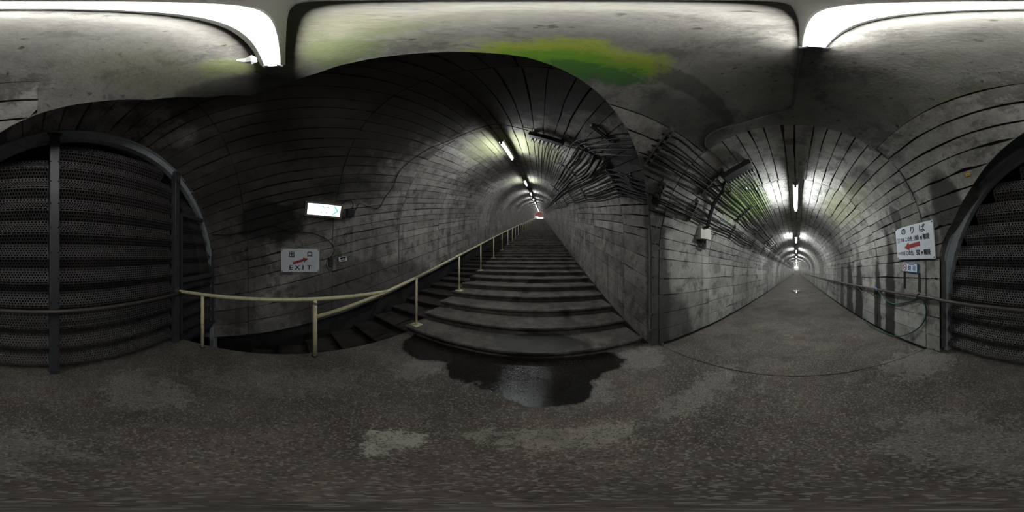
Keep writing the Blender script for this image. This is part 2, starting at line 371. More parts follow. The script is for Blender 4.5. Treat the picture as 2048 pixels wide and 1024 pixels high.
# ------------------------------------------------------------------ linings
def piece(surf, s0, s1, p0, p1, h, gap=0.006, ns=1, np_=2, clip=None, depth=0.03, ragged=0.0):
    """one board-marked pour: a curved slab, its face h inside the surface, with open joints around"""
    mb = MB(); s0 += gap * random.uniform(.3, 1.4); s1 -= gap * random.uniform(.3, 1.4)
    pa, pb = p0 + gap * random.uniform(.3, 1.3), p1 - gap * random.uniform(.3, 1.3)
    tilt = random.uniform(-.004, .004)
    top = []; bot = []
    for i in range(ns + 1):
        for j in range(np_ + 1):
            f = j / np_; p = pa + (pb - pa) * f
            if ragged and j in (0, np_):
                rg = max(0.0, noise.noise((i * .9 + s0 * 3.1, p0 * 7.3, 2.2 + j)) - .05) * ragged
                p += rg if j == 0 else -rg
            a, b = s0, s1
            if clip:
                r = clip(p)
                if r is None: return None
                a = max(a, r[0]); b = min(b, r[1])
                if b - a < 0.012: b = a + 0.0
            s = a + (b - a) * i / ns
            top.append(surf(s, p, h + tilt * (f - .5) * 2)); bot.append(surf(s, p, h - depth))
    if max((q - top[0]).length for q in top[(np_ + 1) * ns:]) < 0.05 and clip: return None
    n = len(top); W = np_ + 1
    fs = []
    for i in range(ns):
        for j in range(np_):
            a = i * W + j; fs.append((a, a + 1, a + W + 1, a + W))
    ring = [j for j in range(W)] + [i * W + np_ for i in range(1, ns + 1)] + [ns * W + j for j in range(np_ - 1, -1, -1)] + [i * W for i in range(ns - 1, 0, -1)]
    for k in range(len(ring)):
        a, b = ring[k], ring[(k + 1) % len(ring)]
        fs.append((b, a, a + n, b + n))
    mb.add(top + bot, fs)
    return mb

# passage tunnel ------------------------------------------------------------
H_END = 62.0; HQ = HR * math.pi / 2
def h_wall_p(y): return HQ + hzc(y) - hfloor(y)          # arc coordinate of the wall foot
def build_backing(name, surf, s_list, p_of, off, mat, np_=48, clip=None):
    mb = MB(); W = np_ + 1; vs = []
    for s in s_list:
        lo, hi = p_of(s)
        for j in range(W):
            p = lo + (hi - lo) * j / np_
            vs.append(surf(s, p, off))
    fs = []
    for i in range(len(s_list) - 1):
        for j in range(np_):
            a = i * W + j
            if clip and not clip(s_list[i], s_list[i + 1], a, vs): continue
            fs.append((a, a + 1, a + W + 1, a + W))
    mb.add(vs, fs); return mb
ys = [1.69 + i * 1.5 for i in range(41)]
hb = build_backing('wall_passage', hpt, ys, lambda y: (-h_wall_p(y) - .1, h_wall_p(y) + .1), -0.022, M['groove'])
# junction part of the backing, ends at the vault edge
W = 49; vs = []; fs = []
for i in range(7):
    for j in range(W):
        p = (-1 + 2 * j / 48) * (HQ + 1.55)
        x = hpt(1.5, p).x; e = edge_y(x) + 0.01
        vs.append(hpt(e + (1.70 - e) * i / 6, p, -0.02))
for i in range(6):
    for j in range(W - 1):
        a = i * W + j; fs.append((a, a + 1, a + W + 1, a + W))
hb.add(vs, fs)
wall_passage = tag(hb.obj('wall_passage', M['groove']), kind='structure')

rng_h = [HY0 + 1.47 * k for k in range(0, 42)]
def prof_cuts(total_q, wall, n_arc, n_wall, start=1):
    """board limits from the left wall foot over the crown to the right wall foot"""
    c = [-(total_q + wall) + wall * k / n_wall for k in range(n_wall)]
    c += [-total_q + 2 * total_q * k / n_arc for k in range(n_arc + 1)]
    c += [total_q + wall * (k + 1) / n_wall for k in range(n_wall)]
    return c
def jitter(c, a):
    return [c[0]] + [x + random.uniform(-a, a) for x in c[1:-1]] + [c[-1]]
far_h = MB(); n_near = 0
HBASE = prof_cuts(HQ, 1.46, 33, 5)
for k in range(len(rng_h) - 1):
    y0, y1 = rng_h[k], rng_h[k + 1]
    cuts = jitter(HBASE, 0.02)
    dz = 0.0
    for a, b in zip(cuts, cuts[1:]):
        h = random.uniform(0.0, 0.010)
        if k >= 6: h *= 0.6
        pc = piece(hpt, y0, y1, a, b, h, (0.0045 if abs(a + b) / 2 > HQ else 0.0055) if k < 6 else 0.005, 5 if k < 6 else 1, 2, ragged=.035 if k < 6 else 0)
        if k < 6:
            nm = 'wall_block' if abs(a + b) / 2 > HQ else 'board'
            pc.obj(nm, M['passage'], wall_passage); n_near += 1
        else: far_h.add(pc.v, pc.f)
tag(far_h.obj('far_boards', M['passage'], wall_passage), kind='stuff')
# boards of the junction: right side between the gate arch and the first ring, left side near the corner
def clip_r(p):
    x = hpt(1.4, p).x; return (max(edge_y(x), -0.06), 1.67)
def clip_l(p):
    x = hpt(1.4, p).x; return (edge_y(x), 1.67)
P33 = R(33) * HR
cr = jitter([P33 + (HQ - P33) * k / 9 for k in range(10)] + [HQ + 1.46 * (k + 1) / 5 for k in range(5)], .02)
for a, b in zip(cr, cr[1:]):
    pc = piece(hpt, -2, 1.66, a, b, random.uniform(0, .014), .007, 7, 2, clip_r, ragged=.04)
    if pc: pc.obj('board' if a < HQ else 'wall_block', M['passage'], wall_passage)
cl = jitter([-(HQ + 1.46) + 1.46 * k / 5 for k in range(5)] + [-HQ + (HQ - P33) * k / 8 for k in range(9)], .02)
for a, b in zip(cl, cl[1:]):
    pc = piece(hpt, -2, 1.66, a, b, random.uniform(0, .010), .007, 7, 2, clip_l, ragged=.03)
    if pc: pc.obj('board' if a > -HQ - .01 else 'wall_block', M['passage'], wall_passage)
# end wall of the passage
eb = MB(); pp = [hpt(H_END, -h_wall_p(H_END) + (2 * h_wall_p(H_END)) * j / 30) for j in range(31)]
eb.prism(pp, (0, .3, 0)); tag(eb.obj('wall_passage_end', M['passage']), kind='structure')

# junction vault plaster ------------------------------------------------------
pl = MB()
def plaster_pt(u, v):
    p = -P33 + (2 * P33) * u
    x = hpt(1.0, p).x; e = edge_y(x); y = e + (1.67 - e) * v
    n = noise.noise((x * 1.3, y * 1.3, 3.1)) * .008 + noise.noise((x * 5, y * 5, 1.7)) * .003
    return hpt(y, p, 0.012 + n)
pl.grid(plaster_pt, 60, 60)
def plaster_pt2(u, v):
    pmax = R(62) * HR
    p = P33 + (pmax - P33) * u
    x = hpt(0, p).x; e = edge_y(x); y = e + (max(-0.06, e) - e) * v
    n = noise.noise((x * 1.3, y * 1.3, 3.1)) * .008 + noise.noise((x * 5, y * 5, 1.7)) * .003
    return hpt(y, p, 0.018 + n)
pl.grid(plaster_pt2, 20, 20)
# rim: the cut edge of this vault, rising to the stair vault behind it
NE = 120
def rim_pt(u, v):
    p = -(HQ + 1.2) + (2 * HQ + 2.6) * u
    x = hpt(1.0, p).x; e = edge_y(x); q = hpt(e, p, 0.012 + noise.noise((x * 5, 2, e * 5)) * .012)
    zs = szc(q.x) + math.sqrt(max(0.02, SR ** 2 - (q.y - SY) ** 2)) + .04
    if p > R(66) * HR:
        return q + Vector((0.3 * v, 0, 0))
    if p < -R(80) * HR:
        return q + Vector((-0.10 * v, 0.02 * v, 0))
    return Vector((q.x, q.y - .01 * v, q.z + max(0.05, zs - q.z) * v))
pl.grid(rim_pt, NE, 3)
tag(pl.obj('ceiling', M['plaster'], smooth=False), kind='structure')

# stair tunnel -----------------------------------------------------------------
SQ = SR * math.pi / 2; S_END = -96.0
def in_passage(q):
    dx = q.x - HX; zc = hzc(q.y)
    if abs(dx) >= HR: return False
    return q.z < zc or dx * dx + (q.z - zc) ** 2 < HR ** 2
_cl = {}
def s_right_limit(p):
    """largest x the right-hand lining reaches before the passage mouth opens"""
    if p <= 0: return 9.0
    k = round(p, 3)
    if k not in _cl:
        x = -2.4; r = 9.0
        while x < 1.9:
            if in_passage(spt(x, p)): r = x; break
            x += .01
        _cl[k] = r
    return _cl[k]
def s_foot_left(x): return SQ + szc(x) - (sfloor(x) + .42)
def s_foot_right(x): return SQ + szc(x) - max(sfloor(x), 0) if x > X1 else SQ + szc(x) - sfloor(x)
S_WALL_L = SQ + 1.24 - (X1 * SS + .42)
S_WALL_R = SQ + 1.24 - X1 * SS
sb = MB(); xs = [5.0, 3.5, 1.95, 1.2, .4, -.4, -1.2] + [-1.93 - .9 * i for i in range(10)] + [-12 - 3 * i for i in range(29)]
Wn = 61; vs = []; fs = []
for x in xs:
    for j in range(Wn):
        p = -(S_WALL_L + .02) + (S_WALL_L + S_WALL_R + .02) * j / 60
        vs.append(spt(x, p, -0.022))
for i in range(len(xs) - 1):
    for j in range(60):
        p0 = -(S_WALL_L + .02) + (S_WALL_L + S_WALL_R + .02) * j / 60
        lim = min(s_right_limit(p0), s_right_limit(p0 + (S_WALL_L + S_WALL_R) / 60))
        if lim < 8 and xs[i] > lim and xs[i] <= 1.95: continue
        a = i * Wn + j; fs.append((a, a + Wn, a + Wn + 1, a + 1))
sb.add(vs, fs)
wall_stair = tag(sb.obj('wall_stair_tunnel', M['groove']), kind='structure')
SBASE = [-S_WALL_L + (S_WALL_L - SQ) * k / 4 for k in range(4)] + [-SQ + 2 * SQ * k / 40 for k in range(41)] + [SQ + (S_WALL_R - SQ) * (k + 1) / 6 for k in range(6)]
rng_s = [1.9, .75, -1.0, -2.8] + [-2.8 - 1.8 * k for k in range(1, 53)]
far_s = MB()
def clip_s(p): return (-99, s_right_limit(p) if s_right_limit(p) < 8 else 9)
cnt = 0
for k in range(len(rng_s) - 1):
    x1_, x0_ = rng_s[k], rng_s[k + 1]
    cuts = jitter(SBASE, 0.022)
    for a, b in zip(cuts, cuts[1:]):
        lim = s_right_limit((a + b) / 2)
        if lim < x0_: continue
        h = random.uniform(0, .011) * (1 if k < 6 else .6)
        pc = piece(spt, x0_, x1_, a, b, h, (0.005 if (a + b) / 2 > SQ else 0.006) if k < 6 else .005, 1 if k > 5 else 5, 2, clip_s if a > -.3 else None, ragged=.035 if k < 6 else 0)
        if not pc: continue
        if k < 6:
            pc.obj('wall_block' if (a + b) / 2 > SQ else 'board', M['stair'], wall_stair); cnt += 1
        else: far_s.add(pc.v, pc.f)
tag(far_s.obj('far_boards', M['stair'], wall_stair), kind='stuff')
# corner pier between the two tunnels
pier = MB()
pier.bevel_box((-1.985, 1.675, .9), (.098, 0, 0), (0, .098, 0), (0, 0, 1.4), .01)
tag(pier.obj('trim_1', M['stair']), kind='structure')
# black undercut below the left lining
rk = MB()
def rock_pt(u, v):
    x = 5 - (5 - S_END) * u ** 2.2
    y = SY - SR - .10 + .10 * (1 - abs(2 * v - 1)) * noise.noise((x * 2, v * 3, 5)) * .6
    return Vector((x, y, sfloor(x) - .3 + v * .85))
rk.grid(rock_pt, 160, 4)
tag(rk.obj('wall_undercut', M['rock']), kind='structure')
# unlit end behind the gate
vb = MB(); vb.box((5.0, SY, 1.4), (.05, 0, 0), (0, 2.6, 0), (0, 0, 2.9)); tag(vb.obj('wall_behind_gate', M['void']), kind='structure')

# ------------------------------------------------------------------ floors
fl = MB(); LY = -2.18
fl.grid(lambda u, v: Vector((-2.3 + 7.3 * u, LY + (1.645 - LY) * v, 0)), 40, 24)
fl.add([(-2.3, LY, 0), (5, LY, 0), (5, LY, -1.6), (-2.3, LY, -1.6)], [(0, 1, 2, 3)])
tag(fl.obj('floor', M['floor']), kind='structure')
f2 = MB()
f2.box((0, 0, 0), (.001, 0, 0), (0, .001, 0), (0, 0, .001))
f2 = MB(); yy = [1.657, 1.75] + [2 + 2 * i for i in range(31)]
vs = []; fs = []
for y in yy:
    vs += [(HX - HR + .07, y, hfloor(y)), (HX + HR - .06, y, hfloor(y))]
for i in range(len(yy) - 1): fs.append((2 * i, 2 * i + 1, 2 * i + 3, 2 * i + 2))
f2.add(vs, fs); tag(f2.obj('floor_passage', M['floor']), kind='structure')
gt = MB()
for a, b in ((HX - HR - .05, HX - HR + .10), (HX + HR - .09, HX + HR + .05)):
    gt.add([(a, 1.5, -.035), (b, 1.5, -.035), (b, H_END, hfloor(H_END) - .035), (a, H_END, hfloor(H_END) - .035)], [(0, 1, 2, 3)])
gt.add([(-1.9, 1.6, -.02), (1.7, 1.6, -.02), (1.7, 1.7, -.02), (-1.9, 1.7, -.02)], [(0, 1, 2, 3)])
tag(gt.obj('trim_2', M['gutter']), kind='structure')
# wet gutter along the right foot of the stairs
gs = MB(); L = 94.0
gs.add([(X1 + .15, 1.36, -.06), (X1 + .15, 1.60, -.02), (X1 - L, 1.60, L * SS - .02), (X1 - L, 1.36, L * SS - .06)], [(0, 1, 2, 3)])
tag(gs.obj('trim_3', M['gutter']), kind='structure')

# ------------------------------------------------------------------ stairs
def step_mesh(y0, y1, name, depth=.5):
    mb = MB()
    ny = 12
    prof = [(0.03, -depth), (0.03, -.055), (.008, -.05), (-.006, -.035), (-.008, -.014), (.004, -.002), (.02, .0), (-TREAD - .03 + .0, 0.004), (-TREAD - .03, -depth)]
    prof = [(-x if i < 7 else x, z) for i, (x, z) in enumerate(prof)]
    # x = 0 is the riser, the tread runs towards -x
    prof = [(-.03, -depth), (-.03, -.06), (.012, -.05), (.02, -.03), (.014, -.008), (-.004, 0.0), (-TREAD - .04, 0.0), (-TREAD - .04, -depth)]
    n = len(prof); vs = []; fs = []
    for i in range(ny + 1):
        y = y0 + (y1 - y0) * i / ny
        for kx, (x, z) in enumerate(prof):
            wv = noise.noise((y * 3.1, kx * .7, depth)) * .008 if 1 <= kx <= 5 else 0
            vs.append((x + wv, y, z + (noise.noise((y * 2.3, x * 3, 9)) * .004 if 4 <= kx <= 6 else 0)))
    for i in range(ny):
        for kx in range(n):
            a = i * n + kx; b = i * n + (kx + 1) % n
            fs.append((a, a + n, b + n, b))
    fs.append(tuple(range(n))); fs.append(tuple(ny * n + q for q in range(n - 1, -1, -1)))
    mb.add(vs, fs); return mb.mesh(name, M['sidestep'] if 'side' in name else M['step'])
stair = thing('staircase', 'wide worn concrete staircase climbing from the wet landing to daylight', 'staircase', (X1, -.3, 0))
sm = step_mesh(-2.22 + .3, 1.46 + .3, 'step')
NST = 169
for k in range(NST):
    o = link('step', sm, stair); o.location = (-k * TREAD, 0, (k + 1) * RISE)
side = thing('side_staircase', 'narrow dark steps behind the cream handrail along the exit sign wall', 'staircase', (1.75, -2.8, 0))
sm2 = step_mesh(-3.40 + 2.8, -2.24 + 2.8, 'side_step', .6)
off0 = 1.75
for k in range(120):
    x = off0 - k * TREAD
    o = link('step', sm2, side); o.location = (x - 1.75, 0, sfloor(x) - .02)
fs_ = MB()
for k in range(120, 178):
    x = off0 - k * TREAD
    fs_.box((x - 1.75 - TREAD / 2, 0, sfloor(x) - .3), (TREAD / 2, 0, 0), (0, .58, 0), (0, 0, .28))
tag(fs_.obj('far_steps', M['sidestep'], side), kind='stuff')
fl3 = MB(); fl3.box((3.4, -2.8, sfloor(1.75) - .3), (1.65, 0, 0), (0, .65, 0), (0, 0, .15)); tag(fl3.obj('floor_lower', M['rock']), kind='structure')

# red-walled entrance hall at the head of the stairs
TOPX = X1 - NST * TREAD; TOPZ = NST * RISE
hl = MB(); HD = 4.0
hl.box((TOPX - HD / 2, -.9, TOPZ - .1), (HD / 2 + .1, 0, 0), (0, 4, 0), (0, 0, .1))
tag(hl.obj('floor_entrance', M['step']), kind='structure')
hw = MB()
hw.box((TOPX - HD, -.9, TOPZ + 3), (.1, 0, 0), (0, 4, 0), (0, 0, 3.2)); hw.box((TOPX - HD / 2, -4.9, TOPZ + 3), (HD / 2, 0, 0), (0, .1, 0), (0, 0, 3.2))
hw.box((TOPX - HD / 2, 3.1, TOPZ + 3), (HD / 2, 0, 0), (0, .1, 0), (0, 0, 3.2)); hw.box((TOPX - HD / 2, -.9, TOPZ + 6.2), (HD / 2, 0, 0), (0, 4, 0), (0, 0, .1))
tag(hw.obj('wall_entrance', M['redwall']), kind='structure')
hwin = MB(); hwin.box((TOPX - HD + .14, -.7, TOPZ + 1.1), (.03, 0, 0), (0, 2.35, 0), (0, 0, .55)); hwin.box((TOPX - HD + .14, -2.2, TOPZ + 1.85), (.03, 0, 0), (0, .8, 0), (0, 0, .2))
tag(hwin.obj('window_1', M['daylight']), kind='structure')

# ------------------------------------------------------------------ fluorescent lamps
LL = 1.32
def lamp_meshes(L):
    h = MB(); a = L / 2
    prof = [(-.062, .075), (.062, .075), (.060, .062), (.043, .016), (.039, .010), (-.039, .010), (-.043, .016), (-.060, .062)]
    h.prism([Vector((x, -a - .02, z)) for x, z in prof], (0, L + .04, 0))
    hm = h.mesh('housing', M['white'])
    t = MB(); t.tube([(0, -a + .03, -.03), (0, a - .03, -.03)], .0165, 12); tm = t.mesh('tube', M['tube'], True)
    s = MB(); s.box((0, 0, -.02), (.022, 0, 0), (0, .018, 0), (0, 0, .032)); s.box((0, .012, .042), (.05, 0, 0), (0, .01, 0), (0, 0, .035)); sm_ = s.mesh('socket', M['lampgrey'])
    b = MB(); b.box((0, 0, .10), (.012, 0, 0), (0, .02, 0), (0, 0, .045)); bm_ = b.mesh('hanger', M['steel'])
    return hm, tm, sm_, bm_
hm, tm, skm, hgm = lamp_meshes(LL)
def lamp(loc, direction, label, group=None):
    t = thing('fluorescent_lamp', label, 'lamp', loc, group)
    y = Vector(direction).normalized(); x = y.cross(Vector((0, 0, 1))).normalized(); z = x.cross(y)
    t.matrix_world = Matrix.Translation(loc) @ Matrix((x, y, z)).transposed().to_4x4()
    link('housing', hm, t); link('tube', tm, t)
    for s in (-1, 1):
        k = link('socket', skm, t); k.location = (0, s * (LL / 2 + .0), 0)
        if s < 0: k.rotation_euler = (0, 0, math.pi)
        g = link('hanger', hgm, t); g.location = (0, s * LL * .33, 0)
    return t
ORD = ['first', 'second', 'third', 'fourth', 'fifth', 'sixth', 'seventh', 'eighth', 'ninth', 'tenth', 'eleventh', 'twelfth', 'thirteenth', 'fourteenth', 'fifteenth', 'sixteenth', 'seventeenth', 'eighteenth', 'nineteenth', 'twentieth']
jl = lamp((.058, -.125, EYE + 1.83), (0, 1, -.03), 'glaring fluorescent lamp on the mossy plaster vault above the landing')
otm = tm.copy(); otm.materials.clear(); otm.materials.append(M['old_tube'])
for ch in jl.children:
    if ch.name.startswith('tube'): ch.data = otm
lamp((-.09, H_END - .9, hzc(H_END) + HR - .24), (1, 0, 0), 'crosswise fluorescent lamp at the far end of the level passage')
for k in range(12):
    y = 3.65 + 4.95 * k
    lamp((-.02, y, hzc(y) + HR - .24), (0, 1, -HS), '%s lit fluorescent lamp along the level passage counted from the landing' % ORD[k], 'passage ceiling lamps')
for k in range(19):
    x = -3.85 - 4.8 * k
    lamp((x, -.79, szc(x) + SR - .24), (-1, 0, SS), '%s lit fluorescent lamp up the stair tunnel counted from the landing' % ORD[k], 'stair tunnel lamps')
pt = MB()
pts = [(.13, -.63, 3.33), (.16, -.66, 3.325), (.175, -.70, 3.30), (.15, -.73, 3.29), (.12, -.71, 3.30), (.115, -.66, 3.32), (.145, -.69, 3.29), (.2, -.66, 3.30), (.205, -.67, 3.297)]
pt.add(pts, [(0, 1, 6, 5), (1, 2, 6), (2, 3, 6), (3, 4, 6), (4, 5, 6), (1, 7, 8, 2)])
po = pt.obj('paper_scrap', M['paper']); tag(po, 'torn white paper scrap stuck to the overhead lamp housing', 'paper')
md = po.modifiers.new('thick', 'SOLIDIFY'); md.thickness = .003

# ------------------------------------------------------------------ louvred gate
GA = R(93.5); GN = Vector((math.sin(GA), math.cos(GA), 0)); GU = Vector((GN.y, -GN.x, 0)); GD = 1.76
def gp(t, z, d=0.0):
    q = GN * (GD + d) + GU * t; return Vector((q.x, q.y, z))
GC, GZ, GRo, GRi = .857, .78, 2.45, 2.335
gate = thing('metal_gate', 'arched steel gate of perforated louvres closing the unlit lower tunnel', 'gate', gp(GC, 0))
def gobj(mb, name, mat, parent=None, smooth=False):
    """mesh built in world coordinates, stored relative to the gate's base"""
    mb.v = [tuple(Vector(v) - gate.location) for v in mb.v]
    return mb.obj(name, mat, parent or gate, smooth)
def arch_path(r, z_l, z_r, n=48):
    q = [(GC - r, z_l)] + [(GC - r * math.cos(math.pi * k / n), GZ + r * math.sin(math.pi * k / n)) for k in range(n + 1)] + [(GC + r, z_r)]
    return q
fa = MB(); A = arch_path(GRo, 0, -.9); B = arch_path(GRi, 0, -.9); vs = []; fs = []
for (t, z), (t2, z2) in zip(A, B):
    vs += [gp(t, z, -.02), gp(t2, z2, -.02), gp(t2, z2, .07), gp(t, z, .07)]
for i in range(len(A) - 1):
    for k in range(4):
        a = 4 * i + k; b = 4 * i + (k + 1) % 4; fs.append((a, b, b + 4, a + 4))
fa.add(vs, fs); frame = gobj(fa, 'arch_frame', M['gateframe'])
fe = MB(); A2 = arch_path(GRo + .025, 0, -.9); vs = []; fs = []      # raised outer flange
for (t, z), (t2, z2) in zip(A2, A):
    vs += [gp(t, z, -.05), gp(t2, z2, -.05), gp(t2, z2, .0), gp(t, z, .0)]
for i in range(len(A) - 1):
    for k in range(4):
        a = 4 * i + k; b = 4 * i + (k + 1) % 4; fs.append((a, b, b + 4, a + 4))
fe.add(vs, fs); gobj(fe, 'outer_flange', M['gateframe'], frame)
def arch_t(z, r=GRi):
    dz = max(0, z - GZ)
    if dz >= r: return None
    h = math.sqrt(r * r - dz * dz); return GC - h, GC + h
POSTS = [.168, 1.93]; PW = .052
for t in POSTS:
    zt = GZ + math.sqrt(GRo ** 2 - (t - GC) ** 2) - .03
    p = MB(); p.bevel_box(gp(t, zt / 2, -.035), GU * PW, Vector((0, 0, zt / 2)), -GN * .045, .006); po = gobj(p, 'post', M['gate'])
    pl_ = MB(); pl_.bevel_box(gp(t, zt - .12, -.085), GU * (PW + .004), Vector((0, 0, .10)), -GN * .006, .003)
    pl_.prism([gp(t - PW - .03, zt - .01, -.08), gp(t + PW + .03, zt - .01, -.08), gp(t + PW, zt - .09, -.08), gp(t - PW, zt - .09, -.08)], -GN * .008)
    gobj(pl_, 'cap_plate', M['gate'], po)
    def rivet(tt, z, r=.008, d=-.086):
        rv = MB(); rv.tube([gp(tt, z, d + .004), gp(tt, z, d - .003), gp(tt, z, d - .007)], [r, r, r * .5], 8); gobj(rv, 'rivet', M['bolt'], po)
    for z in (zt - .05, zt - .19):
        rivet(t - .03, z, .012, -.092); rivet(t + .03, z, .012, -.092)
    z = .2
    while z < zt - .25: rivet(t - .04, z); rivet(t + .04, z); z += .267
def cells(mb, t0, t1, P, v0, v1, rows, pitch, hw, hh, seg=6):
    """a perforated strip: P(t, v) maps to space, every hole is a real opening"""
    n = int((t1 - t0) / pitch)
    if n < 1: return
    pad = (t1 - t0 - n * pitch) / 2; dv = (v1 - v0) / rows
    if seg == 6: ang = [math.pi / 6 + k * math.pi / 3 for k in range(6)]
    else: ang = [math.pi / 4 + k * math.pi / 2 for k in range(4)]
    for r in range(rows):
        va = v0 + r * dv; vc = va + dv / 2; sh = (pitch / 2 if (r % 2 and rows > 1) else 0)
        for k in range(n - (1 if sh else 0)):
            ta = t0 + pad + sh + k * pitch; tc = ta + pitch / 2
            o = [(ta, va), (ta + pitch, va), (ta + pitch, va + dv), (ta, va + dv)]
            h = [(tc + math.cos(a) * hw, vc + math.sin(a) * hh) for a in ang]
            vs = [P(*q) for q in o + h]
            if seg == 6:   # hole vertices at 30,90,150,210,270,330 degrees
                fs = [(0, 1, 8), (1, 9, 8), (1, 2, 4, 9), (2, 5, 4), (2, 3, 5), (3, 6, 5), (3, 0, 7, 6), (0, 8, 7)]
            else:          # 45,135,225,315
                fs = [(0, 1, 7, 6), (1, 2, 4, 7), (2, 3, 5, 4), (3, 0, 6, 5)]
            mb.add(vs, fs)
        # solid ends of the row
        for a, b in ((t0, t0 + pad + sh), (t1 - pad - sh, t1)):
            if b - a > .001: mb.add([P(a, va), P(b, va), P(b, va + dv), P(a, va + dv)], [(0, 1, 2, 3)])
PITCH = .031
BAYS = [(None, POSTS[0] - PW), (POSTS[0] + PW, POSTS[1] - PW), (POSTS[1] + PW + .1, None)]
for k in range(-1, 11):
    zb = .13 + .267 * k
    for bi, (b0, b1) in enumerate(BAYS):
        if k < 0 and bi < 2: continue
        lim = arch_t(zb + .165)
        if lim is None: continue
        t0 = lim[0] + .012 if b0 is None else b0 + .004
        t1 = lim[1] - .012 if b1 is None else b1 - .004
        t0 = max(t0, lim[0] + .012); t1 = min(t1, lim[1] - .012)
        if t1 - t0 < .1: continue
        mb = MB()
        cells(mb, t0, t1, lambda t, v: gp(t, zb + v, .045), .130, .165, 1, PITCH * 1.25, .011, .012)
        cells(mb, t0, t1, lambda t, v: gp(t, zb + .030 + .100 * v, -.035 + .08 * v), 0, 1, 4, PITCH, .0105, .105)
        cells(mb, t0, t1, lambda t, v: gp(t, zb + v, -.035), 0, .030, 1, PITCH * 1.6, .026, .011, 4)
        cells(mb, t0, t1, lambda t, v: gp(t, zb - .102 + .102 * v, .045 - .08 * v), 0, 1, 3, PITCH, .0105, .14)
        gobj(mb, 'louvre', M['perf'])
# wicket door in the third bay
dr = MB()
def bar(t0, z0, t1, z1, wd=.03, d=-.045):
    a, b = gp(t0, z0, d), gp(t1, z1, d); ax = (b - a) / 2; up = ax.normalized().cross(GN)
    dr.box((a + b) / 2, ax, up * wd, GN * .022)
bar(2.045, -.03, 2.045, 2.2, .028); bar(2.045, 2.2, arch_t(2.2)[1], 2.2); bar(2.045, 1.1, arch_t(1.1)[1], 1.1, .045); bar(2.045, -.03, arch_t(.1)[1], -.03)
bar(3.12, -.03, 3.12, 1.5, .025)
door = gobj(dr, 'door_frame', M['gate'])

# ------------------------------------------------------------------ dark pipe rail along gate and passage
pr = thing('pipe_rail', 'dark brown pipe rail along the passage wall and across the gate', 'handrail', (HX + HR - .09, 20, hfloor(20)))
def rel(mb, root, name, mat, parent=None, smooth=True):
    mb.v = [tuple(Vector(v) - Vector(root.location)) for v in mb.v]
    return mb.obj(name, mat, parent or root, smooth)
px = HX + HR - .085
pts = [(px, y, hfloor(y) + .92 + .004 * math.sin(y * 2)) for y in (46, 40, 34, 28, 22, 17, 13, 10, 8, 6.5, 5, 4, 3, 2.3, 1.9)] + [(px, 1.5, .925), (px - .005, 1.2, .925)]
pts += [gp(t, .92, -.14) for t in (-.7, -.2, .3, .8, 1.3, 1.7)] + [gp(1.93, .92, -.13)]
b_ = MB(); b_.tube(pts, .023, 10); rel(b_, pr, 'rail', M['pipe'])
for y in (1.75, 2.75, 3.75, 5.2, 7, 9, 11, 13.5, 16):
    b_ = MB(); z = hfloor(y) + .92
    b_.tube([(px, y, z), (px + .03, y, z - .03), (HX + HR + .01, y, z - .05)], .011, 6); b_.box((px, y, z), (.027, 0, 0), (0, .012, 0), (0, 0, .027)); rel(b_, pr, 'wall_bracket', M['pipe'])

# ------------------------------------------------------------------ cream handrails
RY = -2.09; RZ = .925
hr = thing('handrail', 'chipped cream handrail guarding the landing edge and rising beside the stairs', 'handrail', (0, RY, 0))
def hpart(mb, name, root=hr, mat=M['cream'], parent=None): return rel(mb, root, name, mat, parent)
gx = 1.60
b_ = MB(); b_.tube(smooth_path([(gx, RY, .54), (gx, RY, .84), (gx - .02, RY, .905), (gx - .09, RY, RZ + .002), (.9, RY, RZ), (.0, RY, RZ), (-.8, RY, RZ), (-1.5, RY, .93)], 5), .027, 12); hpart(b_, 'top_rail')
def rail_z(x): return .925 + (-1.5 - x) * SS          # sloping rail
b_ = MB(); b_.tube([(-.40, RY, rail_z(-.4) + .02), (-1.5, RY, rail_z(-1.5)), (-2.15, RY, rail_z(-2.15))], .026, 12); hpart(b_, 'sloping_rail')
b_ = MB(); b_.tube([(-2.15, RY, rail_z(-2.15)), (-3.65, RY, rail_z(-3.65))], .022, 12); hpart(b_, 'sloping_rail')
b_ = MB(); b_.tube([(-3.6, RY, rail_z(-3.6)), (-3.95, RY, rail_z(-3.95))], .026, 12); hpart(b_, 'sleeve')
b_ = MB(); b_.tube([(-3.9, RY, rail_z(-3.9)), (-18.4, RY, rail_z(-18.4))], .022, 12); hpart(b_, 'sloping_rail')
for x, r in ((1.15, .025), (-.395, .030)):
    b_ = MB(); b_.tube([(x, RY, -.0), (x, RY, RZ)], r, 12); p = hpart(b_, 'post')
    b_ = MB(); b_.tube([(x, RY, 0), (x, RY, .018)], [r + .012, r + .006], 12); hpart(b_, 'foot_collar', hr, M['bolt'], p)
b_ = MB()
for k in range(3):
    b_.tube([Vector((-.395 + .033 * math.cos(a / 12 * 6.283), RY + .033 * math.sin(a / 12 * 6.283), RZ - .05 - .012 * k + .01 * math.sin(a))) for a in range(13)], .0035, 5)
hpart(b_, 'wire_tie', hr, M['steel'])
def step_top(x):
    k = math.floor((X1 - x) / TREAD); return (k + 1) * RISE
def stair_post(root, x, r=.024):
    z0 = step_top(x); b = MB(); b.tube([(x, RY, z0), (x, RY, rail_z(x))], r, 10); p = hpart(b, 'post', root)
    b = MB(); b.bevel_box((x, RY, z0 + .006), (.09, 0, 0), (0, .09, 0), (0, 0, .008), .004); hpart(b, 'base_plate', root, M['cream'], p)
for k in range(10): stair_post(hr, -2.19 - 1.62 * k - (0.02 if k else 0))
stair_post(hr, -18.3)
